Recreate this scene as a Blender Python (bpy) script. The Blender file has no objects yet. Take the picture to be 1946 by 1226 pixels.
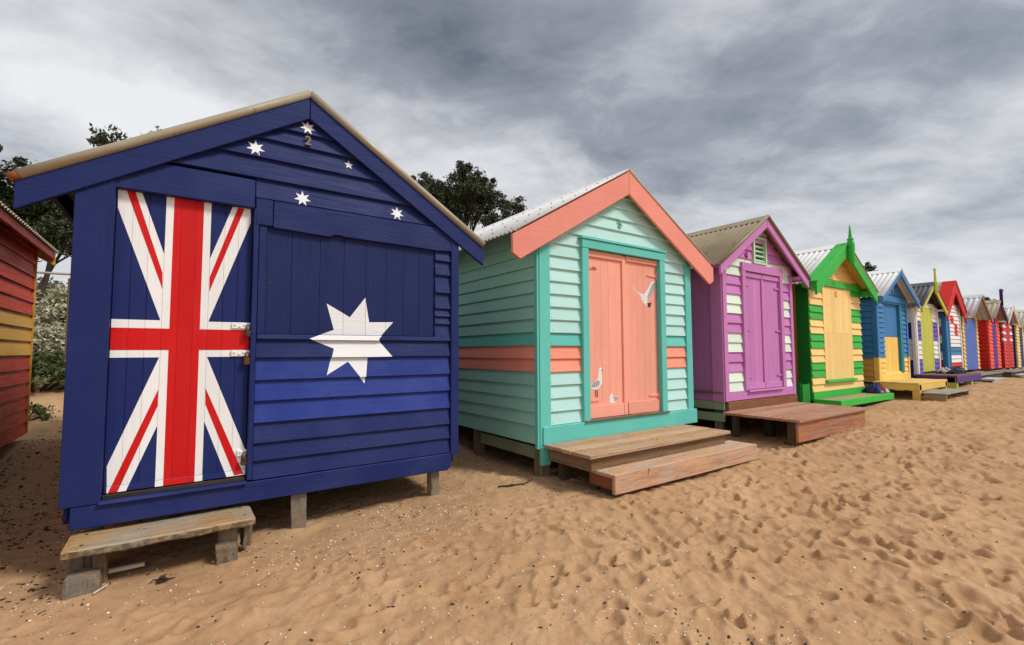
import bpy, bmesh, math, random
import numpy as np
from mathutils import Vector, Matrix

random.seed(7)
rng = np.random.default_rng(11)
scn = bpy.context.scene
COL = scn.collection

# ------------------------------------------------------------------ camera, sky, sun, exposure
cam = bpy.data.cameras.new('camera')
cam.sensor_fit = 'HORIZONTAL'; cam.sensor_width = 36.0; cam.lens = 36.0 * 902.8 / 1946
cam.clip_start = 0.05; cam.clip_end = 8000
camo = bpy.data.objects.new('camera', cam); COL.objects.link(camo)
YAW, PITCH, ROLL = math.radians(35.25), math.radians(3.505), math.radians(-0.237)
fw = Vector((math.sin(YAW) * math.cos(PITCH), math.cos(YAW) * math.cos(PITCH), math.sin(PITCH)))
rt = Vector((math.cos(YAW), -math.sin(YAW), 0)); up = rt.cross(fw)
r2 = rt * math.cos(ROLL) + up * math.sin(ROLL); u2 = up * math.cos(ROLL) - rt * math.sin(ROLL)
M = Matrix((r2, u2, -fw)).transposed().to_4x4(); M.translation = Vector((0, -3.9, 1.4))
camo.matrix_world = M
scn.camera = camo
scn.view_settings.view_transform = 'Standard'; scn.view_settings.look = 'None'
scn.view_settings.exposure = 0.77; scn.view_settings.gamma = 1.0

SUN_DIR = Vector((0.40, -0.55, 0.78)).normalized()          # towards the sun: seaward, right, high
sun = bpy.data.lights.new('sun', 'SUN'); sun.energy = 1.5; sun.angle = math.radians(14); sun.color = (1.0, 0.965, 0.92)
suno = bpy.data.objects.new('sun', sun); COL.objects.link(suno)
suno.rotation_euler = SUN_DIR.to_track_quat('Z', 'Y').to_euler(); suno.location = SUN_DIR * 60

world = bpy.data.worlds.new('World'); scn.world = world; world.use_nodes = True
NT = world.node_tree; NT.nodes.clear()


class N:
    """tiny node-graph helper"""
    def __init__(s, nt): s.nt = nt
    def new(s, t, **kw):
        n = s.nt.nodes.new(t)
        for k, v in kw.items(): setattr(n, k, v)
        return n
    def link(s, a, b): s.nt.links.new(a, b)
    def put(s, sock, v):
        if hasattr(v, 'links'): s.link(v, sock)
        else: sock.default_value = v
    def math(s, op, a, b=0.0, c=0.0, clamp=False):
        n = s.new('ShaderNodeMath', operation=op, use_clamp=clamp)
        s.put(n.inputs[0], a); s.put(n.inputs[1], b); s.put(n.inputs[2], c)
        return n.outputs[0]
    def mix(s, f, a, b, blend='MIX'):
        n = s.new('ShaderNodeMix', data_type='RGBA', blend_type=blend)
        s.put(n.inputs[0], f); s.put(n.inputs[6], a); s.put(n.inputs[7], b)
        return n.outputs[2]
    def noise(s, vec, scale, detail=4, rough=.55, dist=0.0, dim='3D'):
        n = s.new('ShaderNodeTexNoise', noise_dimensions=dim)
        if vec is not None: s.link(vec, n.inputs['Vector'])
        n.inputs['Scale'].default_value = scale; n.inputs['Detail'].default_value = detail
        n.inputs['Roughness'].default_value = rough; n.inputs['Distortion'].default_value = dist
        return n.outputs[0]
    def ramp(s, v, a, b, x=0.0, y=1.0, smooth=True):
        n = s.new('ShaderNodeMapRange', clamp=True)
        n.interpolation_type = 'SMOOTHSTEP' if smooth else 'LINEAR'
        s.put(n.inputs[0], v); n.inputs[1].default_value = a; n.inputs[2].default_value = b
        n.inputs[3].default_value = x; n.inputs[4].default_value = y
        return n.outputs[0]
    def comb(s, x, y, z):
        n = s.new('ShaderNodeCombineXYZ')
        for i, v in enumerate((x, y, z)): s.put(n.inputs[i], v)
        return n.outputs[0]
    def sep(s, v):
        n = s.new('ShaderNodeSeparateXYZ'); s.link(v, n.inputs[0]); return n.outputs


def build_sky():
    g = N(NT)
    tc = g.new('ShaderNodeTexCoord')
    X, Y, Z = g.sep(tc.outputs['Generated'])
    zc = g.math('ADD', g.math('MAXIMUM', Z, 0.0), 0.22)
    px = g.math('DIVIDE', X, zc); py = g.math('DIVIDE', Y, zc)
    # broken stratus sheet seen in perspective; streaks run along the shore
    warp = g.noise(g.comb(px, py, 3.1), 0.8, 3, .5)
    pw = g.math('ADD', py, g.math('MULTIPLY', g.math('SUBTRACT', warp, .5), .55))
    n1 = g.noise(g.comb(g.math('MULTIPLY', px, 1.0), g.math('MULTIPLY', pw, 1.12), 0.7), 1.5, 12, .57, .25)
    n2 = g.noise(g.comb(g.math('ADD', px, g.math('MULTIPLY', pw, .5)), g.math('MULTIPLY', pw, 1.1), 7.7), 5.2, 10, .62, .35)
    # heavy bank of cloud overhead and to landward, with a brighter gap low on the left
    def gauss(cx, cy, sx, sy):
        a = g.math('POWER', g.math('DIVIDE', g.math('SUBTRACT', px, cx), sx), 2.0)
        b = g.math('POWER', g.math('DIVIDE', g.math('SUBTRACT', pw, cy), sy), 2.0)
        return g.math('EXPONENT', g.math('MULTIPLY', g.math('ADD', a, b), -1.0))
    bank = g.math('MULTIPLY', gauss(0.72, .92, .80, .27), .50)
    bank = g.math('ADD', bank, g.math('MULTIPLY', gauss(1.30, .55, .50, .36), .32))
    gap = g.math('MULTIPLY', gauss(-.02, 1.55, .45, .24), .35)
    left = g.math('MULTIPLY', gauss(-.40, 1.86, .26, .20), .30)
    m = g.math('ADD', g.math('MULTIPLY', g.math('SUBTRACT', n1, .5), 1.35), g.math('MULTIPLY', g.math('SUBTRACT', n2, .5), .60))
    m = g.math('ADD', m, .27)
    m = g.math('ADD', m, bank); m = g.math('SUBTRACT', m, gap); m = g.math('ADD', m, left)
    m = g.math('MINIMUM', g.math('MAXIMUM', m, 0.0), 1.0)
    r = g.new('ShaderNodeValToRGB'); g.link(m, r.inputs[0])
    e = r.color_ramp.elements
    e[0].position = 0.0; e[0].color = (.74, .745, .755, 1)
    e[1].position = 1.0; e[1].color = (.125, .138, .170, 1)
    k = e.new(.30); k.color = (.53, .535, .555, 1)
    k = e.new(.62); k.color = (.280, .298, .335, 1)
    sky = g.new('ShaderNodeTexSky', sky_type='NISHITA'); sky.sun_disc = False
    sky.sun_elevation = math.asin(SUN_DIR.z); sky.sun_rotation = math.atan2(SUN_DIR.x, SUN_DIR.y)
    # hazy light band at the horizon
    hz = g.ramp(Z, 0.0, .30, .62, 0.0)
    colr = g.mix(hz, r.outputs[0], (.62, .63, .66, 1))
    b1 = g.new('ShaderNodeBackground'); g.link(colr, b1.inputs[0]); b1.inputs[1].default_value = .715
    b2 = g.new('ShaderNodeBackground'); g.link(sky.outputs[0], b2.inputs[0]); b2.inputs[1].default_value = 0.08
    mx = g.new('ShaderNodeMixShader'); mx.inputs[0].default_value = .10
    g.link(b1.outputs[0], mx.inputs[1]); g.link(b2.outputs[0], mx.inputs[2])
    out = g.new('ShaderNodeOutputWorld'); g.link(mx.outputs[0], out.inputs[0])
build_sky()


# ------------------------------------------------------------------ materials
def lin(c):
    return tuple((v / 255 / 12.92 if v / 255 <= .04045 else ((v / 255 + .055) / 1.055) ** 2.4) for v in c) + (1.0,)
def sc(c, k): return (min(1, c[0] * k), min(1, c[1] * k), min(1, c[2] * k), 1)

MATS = {}
def newmat(name):
    m = bpy.data.materials.new(name); m.use_nodes = True
    nt = m.node_tree; nt.nodes.clear(); g = N(nt)
    p = g.new('ShaderNodeBsdfPrincipled'); o = g.new('ShaderNodeOutputMaterial'); g.link(p.outputs[0], o.inputs[0])
    return m, g, p

def paint(rgb, d='h', fade=.14, chips=.5, rough=.55):
    """painted timber; d = direction of the wood grain"""
    key = ('paint', rgb, d, fade, chips)
    if key in MATS: return MATS[key]
    m, g, p = newmat('paint_%d_%d_%d_%s' % (rgb + (d,)))
    base = lin(rgb)
    tc = g.new('ShaderNodeTexCoord'); oi = g.new('ShaderNodeObjectInfo')
    off = g.math('MULTIPLY', oi.outputs['Random'], 37.0)
    x, y, z = g.sep(tc.outputs['Object'])
    if d == 'h': gv = g.comb(g.math('ADD', x, off), y, g.math('MULTIPLY', z, 22.0))
    else: gv = g.comb(g.math('ADD', g.math('MULTIPLY', x, 22.0), off), g.math('MULTIPLY', y, 22.0), z)
    pv = g.comb(g.math('ADD', x, off), y, z)
    blot = g.noise(pv, 2.3, 5, .6)
    grain = g.noise(gv, 2.6, 6, .65)
    fine = g.noise(gv, 9.0, 4, .6)
    c = g.mix(g.ramp(blot, .38, .74, 0, fade * 1.3), base, sc(base, .72))
    lum = .3 * base[0] + .59 * base[1] + .11 * base[2]
    fadec = tuple(base[i] * .96 + .009 + lum * .08 for i in range(3)) + (1,)
    c = g.mix(g.ramp(blot, .62, .30, 0, fade * 2.4), c, fadec)
    c = g.mix(g.ramp(grain, .50, .78, 0, .22), c, sc(base, .70))
    c = g.mix(g.ramp(fine, .66, .70, 0, .38), c, sc(base, .45))
    # board to board difference
    hv = g.new('ShaderNodeHueSaturation'); g.link(c, hv.inputs['Color'])
    g.link(g.math('ADD', .93, g.math('MULTIPLY', oi.outputs['Random'], .14)), hv.inputs['Value'])
    hv.inputs['Saturation'].default_value = 1.0
    c = hv.outputs[0]
    if chips > 0:
        ch = g.noise(pv, 34, 5, .65); chm = g.noise(pv, 3.1, 2, .5)
        k = g.math('MULTIPLY', g.ramp(ch, .700, .725, 0, 1, False), g.ramp(chm, .50, .62, 0, chips))
        c = g.mix(k, c, (.33, .29, .23, 1))
    g.link(c, p.inputs['Base Color'])
    g.link(g.ramp(grain, .3, .8, rough - .07, rough + .22), p.inputs['Roughness'])
    p.inputs['Specular IOR Level'].default_value = .22
    b = g.new('ShaderNodeBump'); b.inputs['Strength'].default_value = .75; b.inputs['Distance'].default_value = .0045
    g.link(g.math('ADD', g.math('MULTIPLY', grain, .8), g.math('MULTIPLY', fine, .35)), b.inputs['Height'])
    g.link(b.outputs[0], p.inputs['Normal'])
    MATS[key] = m; return m

def timber(rgb, d='x', grey=.35, dark=.5, moss=0.0):
    key = ('timber', rgb, d, grey, moss)
    if key in MATS: return MATS[key]
    m, g, p = newmat('timber_%d_%d_%d_%s' % (rgb + (d,)))
    base = lin(rgb)
    tc = g.new('ShaderNodeTexCoord'); oi = g.new('ShaderNodeObjectInfo')
    off = g.math('MULTIPLY', oi.outputs['Random'], 23.0)
    x, y, z = g.sep(tc.outputs['Object'])
    k = 26.0
    mul = {'x': (1, k, k), 'y': (k, 1, k), 'z': (k, k, 1)}[d]
    wig = g.math('MULTIPLY', g.math('SUBTRACT', g.noise(tc.outputs['Object'], 2.2, 2), .5), .05)
    gv = g.comb(g.math('ADD', g.math('MULTIPLY', g.math('ADD', x, wig), mul[0]), off),
                g.math('MULTIPLY', g.math('ADD', y, wig), mul[1]), g.math('MULTIPLY', g.math('ADD', z, wig), mul[2]))
    grain = g.noise(gv, 1.6, 7, .68, .3)
    fine = g.noise(gv, 6.5, 4, .6)
    blot = g.noise(g.comb(g.math('ADD', x, off), y, z), 2.8, 4, .6)
    knots = g.noise(g.comb(g.math('ADD', x, off), y, z), 9.0, 2, .5)
    c = g.mix(g.ramp(grain, .38, .74, 0, 1), sc(base, 1.12), sc(base, .55))
    lum = .35 * base[0] + .5 * base[1] + .15 * base[2]
    c = g.mix(g.ramp(blot, .36, .66, 0, grey * 1.6), c, (lum * 1.12, lum * 1.04, lum * .92, 1))
    c = g.mix(g.ramp(fine, .60, .70, 0, dark), c, sc(base, .13))
    c = g.mix(g.ramp(knots, .71, .76, 0, .7), c, sc(base, .22))
    hv = g.new('ShaderNodeHueSaturation'); g.link(c, hv.inputs['Color'])
    g.link(g.math('ADD', .85, g.math('MULTIPLY', oi.outputs['Random'], .3)), hv.inputs['Value'])
    ge = g.new('ShaderNodeNewGeometry'); nz = g.sep(ge.outputs['True Normal'])[2]
    if moss:
        mk = g.math('MULTIPLY', g.ramp(nz, .75, .35), g.ramp(g.noise(tc.outputs['Object'], 26.0, 6, .7), .36, .60, .25, 1.0))
        hv2 = hv; hv_out = g.mix(g.math('MULTIPLY', mk, moss), hv.outputs[0], (.050, .045, .026, 1))
    else: hv_out = hv.outputs[0]
    drift = g.math('MULTIPLY', g.ramp(nz, .7, .95), g.ramp(g.noise(tc.outputs['Object'], 5.0, 8, .7), .52, .66, 0, .55))
    g.link(g.mix(drift, hv_out, lin((196, 158, 118))), p.inputs['Base Color'])
    p.inputs['Roughness'].default_value = .82; p.inputs['Specular IOR Level'].default_value = .2
    b = g.new('ShaderNodeBump'); b.inputs['Strength'].default_value = .8; b.inputs['Distance'].default_value = .006
    g.link(g.math('SUBTRACT', g.math('ADD', grain, g.math('MULTIPLY', fine, .3)), g.math('MULTIPLY', g.ramp(fine, .62, .72), .6)), b.inputs['Height'])
    g.link(b.outputs[0], p.inputs['Normal'])
    MATS[key] = m; return m

def metal(rgb, rough=.45, rust=0.0, stain=.25, metallic=0.0):
    key = ('metal', rgb, rough, rust, metallic)
    if key in MATS: return MATS[key]
    m, g, p = newmat('metal_%d_%d_%d' % rgb)
    base = lin(rgb); tc = g.new('ShaderNodeTexCoord'); v = tc.outputs['Object']
    n = g.noise(v, 3.0, 6, .65); f = g.noise(v, 22.0, 4, .6)
    c = g.mix(g.ramp(n, .4, .75, 0, stain * 1.6), base, sc(base, .6))
    c = g.mix(g.ramp(f, .55, .8, 0, .35), c, sc(base, .72))
    if rust: c = g.mix(g.ramp(g.noise(v, 7.0, 6, .7), .66 - rust * .3, .72 - rust * .3, 0, .8), c, (.16, .065, .025, 1))
    g.link(c, p.inputs['Base Color']); p.inputs['Roughness'].default_value = rough; p.inputs['Metallic'].default_value = metallic
    g.link(g.ramp(n, .3, .7, rough - .08, rough + .2), p.inputs['Roughness'])
    MATS[key] = m; return m

def plain(name, rgb, rough=.7, var=.25, scale=8.0):
    key = ('plain', name)
    if key in MATS: return MATS[key]
    m, g, p = newmat(name); base = lin(rgb)
    tc = g.new('ShaderNodeTexCoord'); n = g.noise(tc.outputs['Object'], scale, 5, .6)
    g.link(g.mix(g.ramp(n, .35, .7, 0, 1), base, sc(base, 1 - var)), p.inputs['Base Color'])
    p.inputs['Roughness'].default_value = rough
    MATS[key] = m; return m

def leafmat(name, a, b, rough=.6):
    m, g, p = newmat(name)
    gi = g.new('ShaderNodeNewGeometry')
    tc = g.new('ShaderNodeTexCoord'); n = g.noise(tc.outputs['Object'], 1.6, 3, .6)
    f = g.math('ADD', g.math('MULTIPLY', gi.outputs['Random Per Island'], .6), g.math('MULTIPLY', g.ramp(n, .35, .65), .4))
    g.link(g.mix(f, a + (1,), b + (1,)), p.inputs['Base Color'])
    p.inputs['Roughness'].default_value = rough; p.inputs['Specular IOR Level'].default_value = .3
    return m

def sandmat():
    m, g, p = newmat('sand')
    tc = g.new('ShaderNodeTexCoord'); v = tc.outputs['Object']
    big = g.noise(v, .8, 5, .6); mid = g.noise(v, 7.0, 6, .65); fine = g.noise(v, 160.0, 3, .7); spk = g.noise(v, 420.0, 2, .6); pep = g.noise(v, 75.0, 3, .75)
    c = g.mix(g.ramp(big, .3, .7), lin((192, 155, 117)), lin((175, 138, 101)))
    c = g.mix(g.ramp(mid, .42, .74, 0, .5), c, lin((150, 110, 74)))
    c = g.mix(g.ramp(fine, .54, .76, 0, .65), c, lin((112, 78, 50)))
    c = g.mix(g.ramp(pep, .62, .74, 0, .55), c, lin((104, 74, 50)))
    c = g.mix(g.ramp(pep, .36, .26, 0, .5), c, lin((226, 196, 158)))
    c = g.mix(g.ramp(spk, .62, .74, 0, .5), c, lin((232, 205, 168)))
    g.link(c, p.inputs['Base Color']); p.inputs['Roughness'].default_value = .92; p.inputs['Specular IOR Level'].default_value = .12
    b = g.new('ShaderNodeBump'); b.inputs['Strength'].default_value = .55; b.inputs['Distance'].default_value = .012
    h = g.math('ADD', g.math('MULTIPLY', g.noise(v, 28.0, 6, .7), .7), g.math('MULTIPLY', fine, .16))
    g.link(h, b.inputs['Height']); g.link(b.outputs[0], p.inputs['Normal'])
    return m


# ------------------------------------------------------------------ object helpers
def tag(o, label, cat, group=None):
    o['label'] = label; o['category'] = cat
    if group: o['group'] = group
    return o
def empty(name, loc, label, cat, group=None):
    o = bpy.data.objects.new(name, None); o.location = loc; o.empty_display_size = .2; COL.objects.link(o)
    return tag(o, label, cat, group)
ORG = {}
def origin(o):
    """world place of the thing that o belongs to (parts carry no transform of their own)"""
    while o.parent: o = o.parent
    return Vector(o.location)
def link(name, me, parent=None):
    o = bpy.data.objects.new(name, me); COL.objects.link(o)
    if parent is not None: o.parent = parent
    return o
def from_bm(name, bm, mats, parent=None, smooth=False, recalc=True):
    if recalc: bmesh.ops.recalc_face_normals(bm, faces=bm.faces)
    me = bpy.data.meshes.new(name); bm.to_mesh(me); bm.free()
    for m in (mats if isinstance(mats, (list, tuple)) else [mats]): me.materials.append(m)
    if parent is not None: me.transform(Matrix.Translation(-origin(parent)))
    if smooth:
        for p in me.polygons: p.use_smooth = True
    return link(name, me, parent)
def bevel(bm, w):
    if w > 0: bmesh.ops.bevel(bm, geom=list(bm.edges), offset=w, segments=1, affect='EDGES', clamp_overlap=True)
def box(name, a, b, mat, parent=None, bev=.004, jig=0.0):
    bm = bmesh.new(); bmesh.ops.create_cube(bm, size=1.0)
    for v in bm.verts:
        for i in range(3):
            v.co[i] = a[i] + (v.co[i] + .5) * (b[i] - a[i])
            if jig: v.co[i] += random.uniform(-jig, jig)
    bevel(bm, bev)
    return from_bm(name, bm, mat, parent)
def rough_post(name, a, b, mat, parent, amp=.006):
    """weathered upright: rounded arrises, split and worn top"""
    bm = bmesh.new(); n = 7; rings = []; k = .16
    cx, cy, wx, wy = (a[0] + b[0]) / 2, (a[1] + b[1]) / 2, (b[0] - a[0]) / 2, (b[1] - a[1]) / 2
    lx, ly = random.uniform(-.02, .02), random.uniform(-.02, .02)
    prof = [(-1 + k, -1), (0, -1.0), (1 - k, -1), (1, -1 + k), (1, 0), (1, 1 - k), (1 - k, 1), (0, 1), (-1 + k, 1), (-1, 1 - k), (-1, 0), (-1, -1 + k)]
    side = [random.uniform(-1, 1) * amp for _ in prof]
    for i in range(n + 1):
        t = i / n; z = a[2] + t * (b[2] - a[2]); sh = .93 if i == n else 1.0
        rings.append([bm.verts.new((cx + px * wx * sh + lx * t + side[q] + random.uniform(-.4, .4) * amp, cy + py * wy * sh + ly * t + side[q - 3] + random.uniform(-.4, .4) * amp,
                                    z - (random.uniform(0, 1.4) * amp if i == n else 0))) for q, (px, py) in enumerate(prof)])
    for i in range(n):
        for q in range(12): bm.faces.new((rings[i][q], rings[i][(q + 1) % 12], rings[i + 1][(q + 1) % 12], rings[i + 1][q]))
    bm.faces.new(rings[0][::-1]); bm.faces.new(rings[-1])
    return from_bm(name, bm, mat, parent)
def tube_bm(bm, pts, rad, seg=8, caps=True):
    rings = []
    pts = [Vector(p) for p in pts]
    rr = rad if isinstance(rad, (list, tuple)) else [rad] * len(pts)
    prev = None
    for i, p in enumerate(pts):
        t = (pts[min(i + 1, len(pts) - 1)] - pts[max(i - 1, 0)]).normalized()
        a = Vector((0, 0, 1)) if abs(t.z) < .9 else Vector((1, 0, 0))
        if prev is not None: a = prev
        n = (a - t * a.dot(t)).normalized(); prev = n; b = t.cross(n)
        rings.append([bm.verts.new(p + (n * math.cos(2 * math.pi * k / seg) + b * math.sin(2 * math.pi * k / seg)) * rr[i]) for k in range(seg)])
    for i in range(len(rings) - 1):
        for k in range(seg):
            bm.faces.new((rings[i][k], rings[i][(k + 1) % seg], rings[i + 1][(k + 1) % seg], rings[i + 1][k]))
    if caps: bm.faces.new(rings[0][::-1]); bm.faces.new(rings[-1])
def tube(name, pts, rad, mat, parent=None, seg=8, smooth=True):
    bm = bmesh.new(); tube_bm(bm, pts, rad, seg); return from_bm(name, bm, mat, parent, smooth)

def clip(poly, a, b, c):
    """keep a*x+b*z <= c"""
    out = []
    for i in range(len(poly)):
        p, q = poly[i], poly[(i + 1) % len(poly)]
        dp, dq = a * p[0] + b * p[1] - c, a * q[0] + b * q[1] - c
        if dp <= 0: out.append(p)
        if dp * dq < 0:
            t = dp / (dp - dq); out.append((p[0] + t * (q[0] - p[0]), p[1] + t * (q[1] - p[1])))
    return out
def clip_convex(poly, conv):
    ar = sum(conv[i][0] * conv[(i + 1) % len(conv)][1] - conv[(i + 1) % len(conv)][0] * conv[i][1] for i in range(len(conv)))
    s = 1 if ar > 0 else -1
    for i in range(len(conv)):
        p, q = conv[i], conv[(i + 1) % len(conv)]
        nx, nz = (q[1] - p[1]) * s, -(q[0] - p[0]) * s
        poly = clip(poly, nx, nz, nx * p[0] + nz * p[1])
        if len(poly) < 3: return []
    return poly

FRONT = lambda a, d, z: (a, -d, z)
def slab(name, poly, dtop, dbot, mat, parent, M=FRONT, back=-.03, bev=.003, paints=(), jig=.0015):
    """board with outline poly (a, z); its face leans from dtop (at the top) out to dbot (at the bottom)"""
    zs = [p[1] for p in poly]; z1, z0 = max(zs), min(zs); h = max(z1 - z0, 1e-4)
    e = random.uniform(-jig, jig)
    D = lambda z: dtop + (dbot - dtop) * (z1 - z) / h + e
    bm = bmesh.new()
    f = [bm.verts.new(M(a, D(z), z)) for a, z in poly]; b = [bm.verts.new(M(a, back, z)) for a, z in poly]
    bm.faces.new(f); bm.faces.new(b[::-1])
    for i in range(len(poly)): bm.faces.new((f[i], b[i], b[(i + 1) % len(poly)], f[(i + 1) % len(poly)]))
    bevel(bm, bev)
    bmesh.ops.recalc_face_normals(bm, faces=bm.faces)
    mats = [mat]
    ins = bev * .7
    inner = poly
    for k, (pp, pm) in enumerate(paints):
        hit = False
        for tj, tri in enumerate(pp):
            q = clip_convex(tri, inner)
            if len(q) < 3: continue
            q2 = []
            for v in q:
                if not q2 or abs(v[0] - q2[-1][0]) + abs(v[1] - q2[-1][1]) > 1e-5: q2.append(v)
            if len(q2) > 2 and abs(q2[0][0] - q2[-1][0]) + abs(q2[0][1] - q2[-1][1]) < 1e-5: q2.pop()
            if len(q2) < 3: continue
            if pm not in mats: mats.append(pm)
            try: fc = bm.faces.new([bm.verts.new(M(a, D(z) + .0008 + .0012 * k + (.00012 * tj if len(pp) < 9 else 0), z)) for a, z in q2])
            except ValueError: continue
            fc.material_index = mats.index(pm); fc.normal_update()
            if fc.normal.dot(Vector(M(0, 1, 0)) - Vector(M(0, 0, 0))) < 0: fc.normal_flip()
    return from_bm(name, bm, mats, parent, recalc=False)
def rect(a0, a1, z0, z1): return [(a0, z0), (a1, z0), (a1, z1), (a0, z1)]
def star(cx, cz, R, r, n, rot=0.0, sq=1.0):
    P = []
    for i in range(2 * n):
        a = rot + math.pi * i / n; q = R if i % 2 == 0 else r
        P.append((cx + q * math.sin(a) * sq, cz + q * math.cos(a)))
    return [[(cx, cz), P[i], P[(i + 1) % (2 * n)]] for i in range(2 * n)]
def fan(c, P): return [[c, P[i], P[(i + 1) % len(P)]] for i in range(len(P))]
def text(name, s, size, x, z, d, mat, parent, depth=.012, bold=0.0):
    cu = bpy.data.curves.new(name, 'FONT'); cu.body = s; cu.size = size; cu.extrude = depth / 2; cu.align_x = 'CENTER'; cu.align_y = 'CENTER'
    cu.offset = bold; cu.resolution_u = 3
    t = bpy.data.objects.new(name, cu); COL.objects.link(t)
    me = bpy.data.meshes.new_from_object(t.evaluated_get(bpy.context.evaluated_depsgraph_get()))
    bpy.data.objects.remove(t)
    me.transform(Matrix.Rotation(math.pi / 2, 4, 'X')); me.transform(Matrix.Translation(Vector((x, -d, z)) - origin(parent)))
    me.materials.clear(); me.materials.append(mat)
    return link(name, me, parent)


# ------------------------------------------------------------------ sand
GX = [-60, -5, 0, 1.9, 3.2, 5.7, 6.7, 8.7, 11, 13, 16, 20, 25, 40, 4000]
GZ = [.0, .03, .05, .11, .09, .11, .18, .27, .37, .43, .53, .52, .45, .35, .2]
BANKS = [(.80, .02, .022, .13), (.86, -.10, -.02, .12), (1.93, .03, .02, .12), (-.39, -.24, .02, .13), (.32, -.28, .018, .10), (3.15, .0, .022, .14), (4.4, -1.02, -.02, .5), (6.5, -.95, .02, .15), (2.6, .5, .03, .5), (7.6, -1.2, .025, .5), (8.8, -1.1, .03, .3)]
def ground0(x, y):
    x = np.asarray(x, float); y = np.asarray(y, float)
    z = np.interp(x, GX, GZ)
    sea = np.clip(-1.0 - y, 0, None)
    z = z - .045 * np.minimum(sea, 3) - .012 * np.clip(sea - 3, 0, 60)
    u = np.clip((y - .9) / 2.9, 0, 1); z = z + .36 * u * u * (3 - 2 * u)
    t = np.clip((y - 3.8) / 9.0, 0, 1)
    for bx, by, bh, bw in BANKS: z = z + bh * np.exp(-((x - bx) ** 2 + (y - by) ** 2) / bw ** 2)
    return z + .95 * t * t * (3 - 2 * t) + .02 * np.clip(y - 12, 0, 60)
TS, TN = 13.0, 900
def make_tile():
    k = np.fft.fftfreq(TN, TS / TN); kx, ky = np.meshgrid(k, k, indexing='ij'); kk = np.hypot(kx, ky); kk[0, 0] = 1e9
    def field(lo, hi, beta):
        f = np.fft.fft2(rng.standard_normal((TN, TN))); a = np.where((kk > lo) & (kk < hi), kk ** -beta, 0)
        h = np.real(np.fft.ifft2(f * a)); return h / h.std()
    h = field(.25, 2.0, 1.0) * .006 + field(2.0, 9, 1.0) * .0065 + field(8, 34, .8) * .0032
    # foot prints: hollows with a raised rim, trodden over each other
    def stamp(cx, cy, a, L, Wd, dp, i, keep=.55, rim=.42):
        R = int(L * 2.2 * TN / TS) + 2
        ix, iy = int(cx * TN / TS), int(cy * TN / TS)
        I = np.arange(ix - R, ix + R + 1); J = np.arange(iy - R, iy + R + 1)
        X, Y = np.meshgrid(I * TS / TN - cx, J * TS / TN - cy, indexing='ij')
        u = (X * math.cos(a) + Y * math.sin(a)) / L; v = (-X * math.sin(a) + Y * math.cos(a)) / Wd
        q = np.sqrt(u * u + v * v) + .12 * np.sin(3 * np.arctan2(v, u) + i)
        s = -dp * np.exp(-(q / .75) ** 4) + dp * rim * np.exp(-((q - 1.15) / .24) ** 2) * (1 - .7 * u)
        sub = np.ix_(I % TN, J % TN)
        h[sub] = h[sub] * (1 - keep * np.exp(-(q / .8) ** 4)) + s
    for i in range(3600):                                       # old, slumped hollows
        L = rng.uniform(.05, .125)
        stamp(*rng.uniform(0, TS, 2), rng.normal(.15, .9), L, L * rng.uniform(.45, .8), rng.uniform(.014, .036) * min(1, L / .09), i)
    for t in range(60):                                         # walkers' trails: heel and ball of each foot
        x, y = rng.uniform(0, TS, 2); a = rng.choice([0.0, math.pi]) + rng.normal(0, .5); st = rng.uniform(.55, .75); sz = rng.uniform(.8, 1.1); dp = rng.uniform(.020, .036)
        for k in range(int(rng.uniform(8, 20))):
            a += rng.normal(0, .08); x += st * math.cos(a); y += st * math.sin(a); q = .09 * (-1) ** k; b = a + .15 * (-1) ** k
            fx, fy = x - q * math.sin(a), y + q * math.cos(a)
            stamp(fx % TS, fy % TS, b, .085 * sz, .056 * sz, dp * rng.uniform(.8, 1.1), k, .8, .5)
            stamp((fx - .135 * sz * math.cos(b)) % TS, (fy - .135 * sz * math.sin(b)) % TS, b, .058 * sz, .044 * sz, dp * rng.uniform(.8, 1.2), k, .8, .4)
    f = np.fft.fft2(h); h = np.real(np.fft.ifft2(f * np.exp(-(kk / 40.0) ** 2)))
    return h
TILE = make_tile()
def tile(x, y):
    u = (np.asarray(x) / TS % 1) * TN; v = (np.asarray(y) / TS % 1) * TN
    i = np.floor(u).astype(int); j = np.floor(v).astype(int); a = u - i; b = v - j
    i %= TN; j %= TN; i2 = (i + 1) % TN; j2 = (j + 1) % TN
    return TILE[i, j] * (1 - a) * (1 - b) + TILE[i2, j] * a * (1 - b) + TILE[i, j2] * (1 - a) * b + TILE[i2, j2] * a * b
def trod(x, y):
    """how trodden the sand is: less so under and behind the huts"""
    y = np.asarray(y, float); x = np.asarray(x, float)
    t = np.clip((-.55 - y) / .9, 0, 1); w = np.clip((x + 2.2) / 4.5, .85, 1.3)
    return (.30 + .70 * t) * w
def ground(x, y): return ground0(x, y) + tile(x, y) * trod(x, y) * 1.02
def gz(x, y): return float(ground(x, y))

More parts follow.
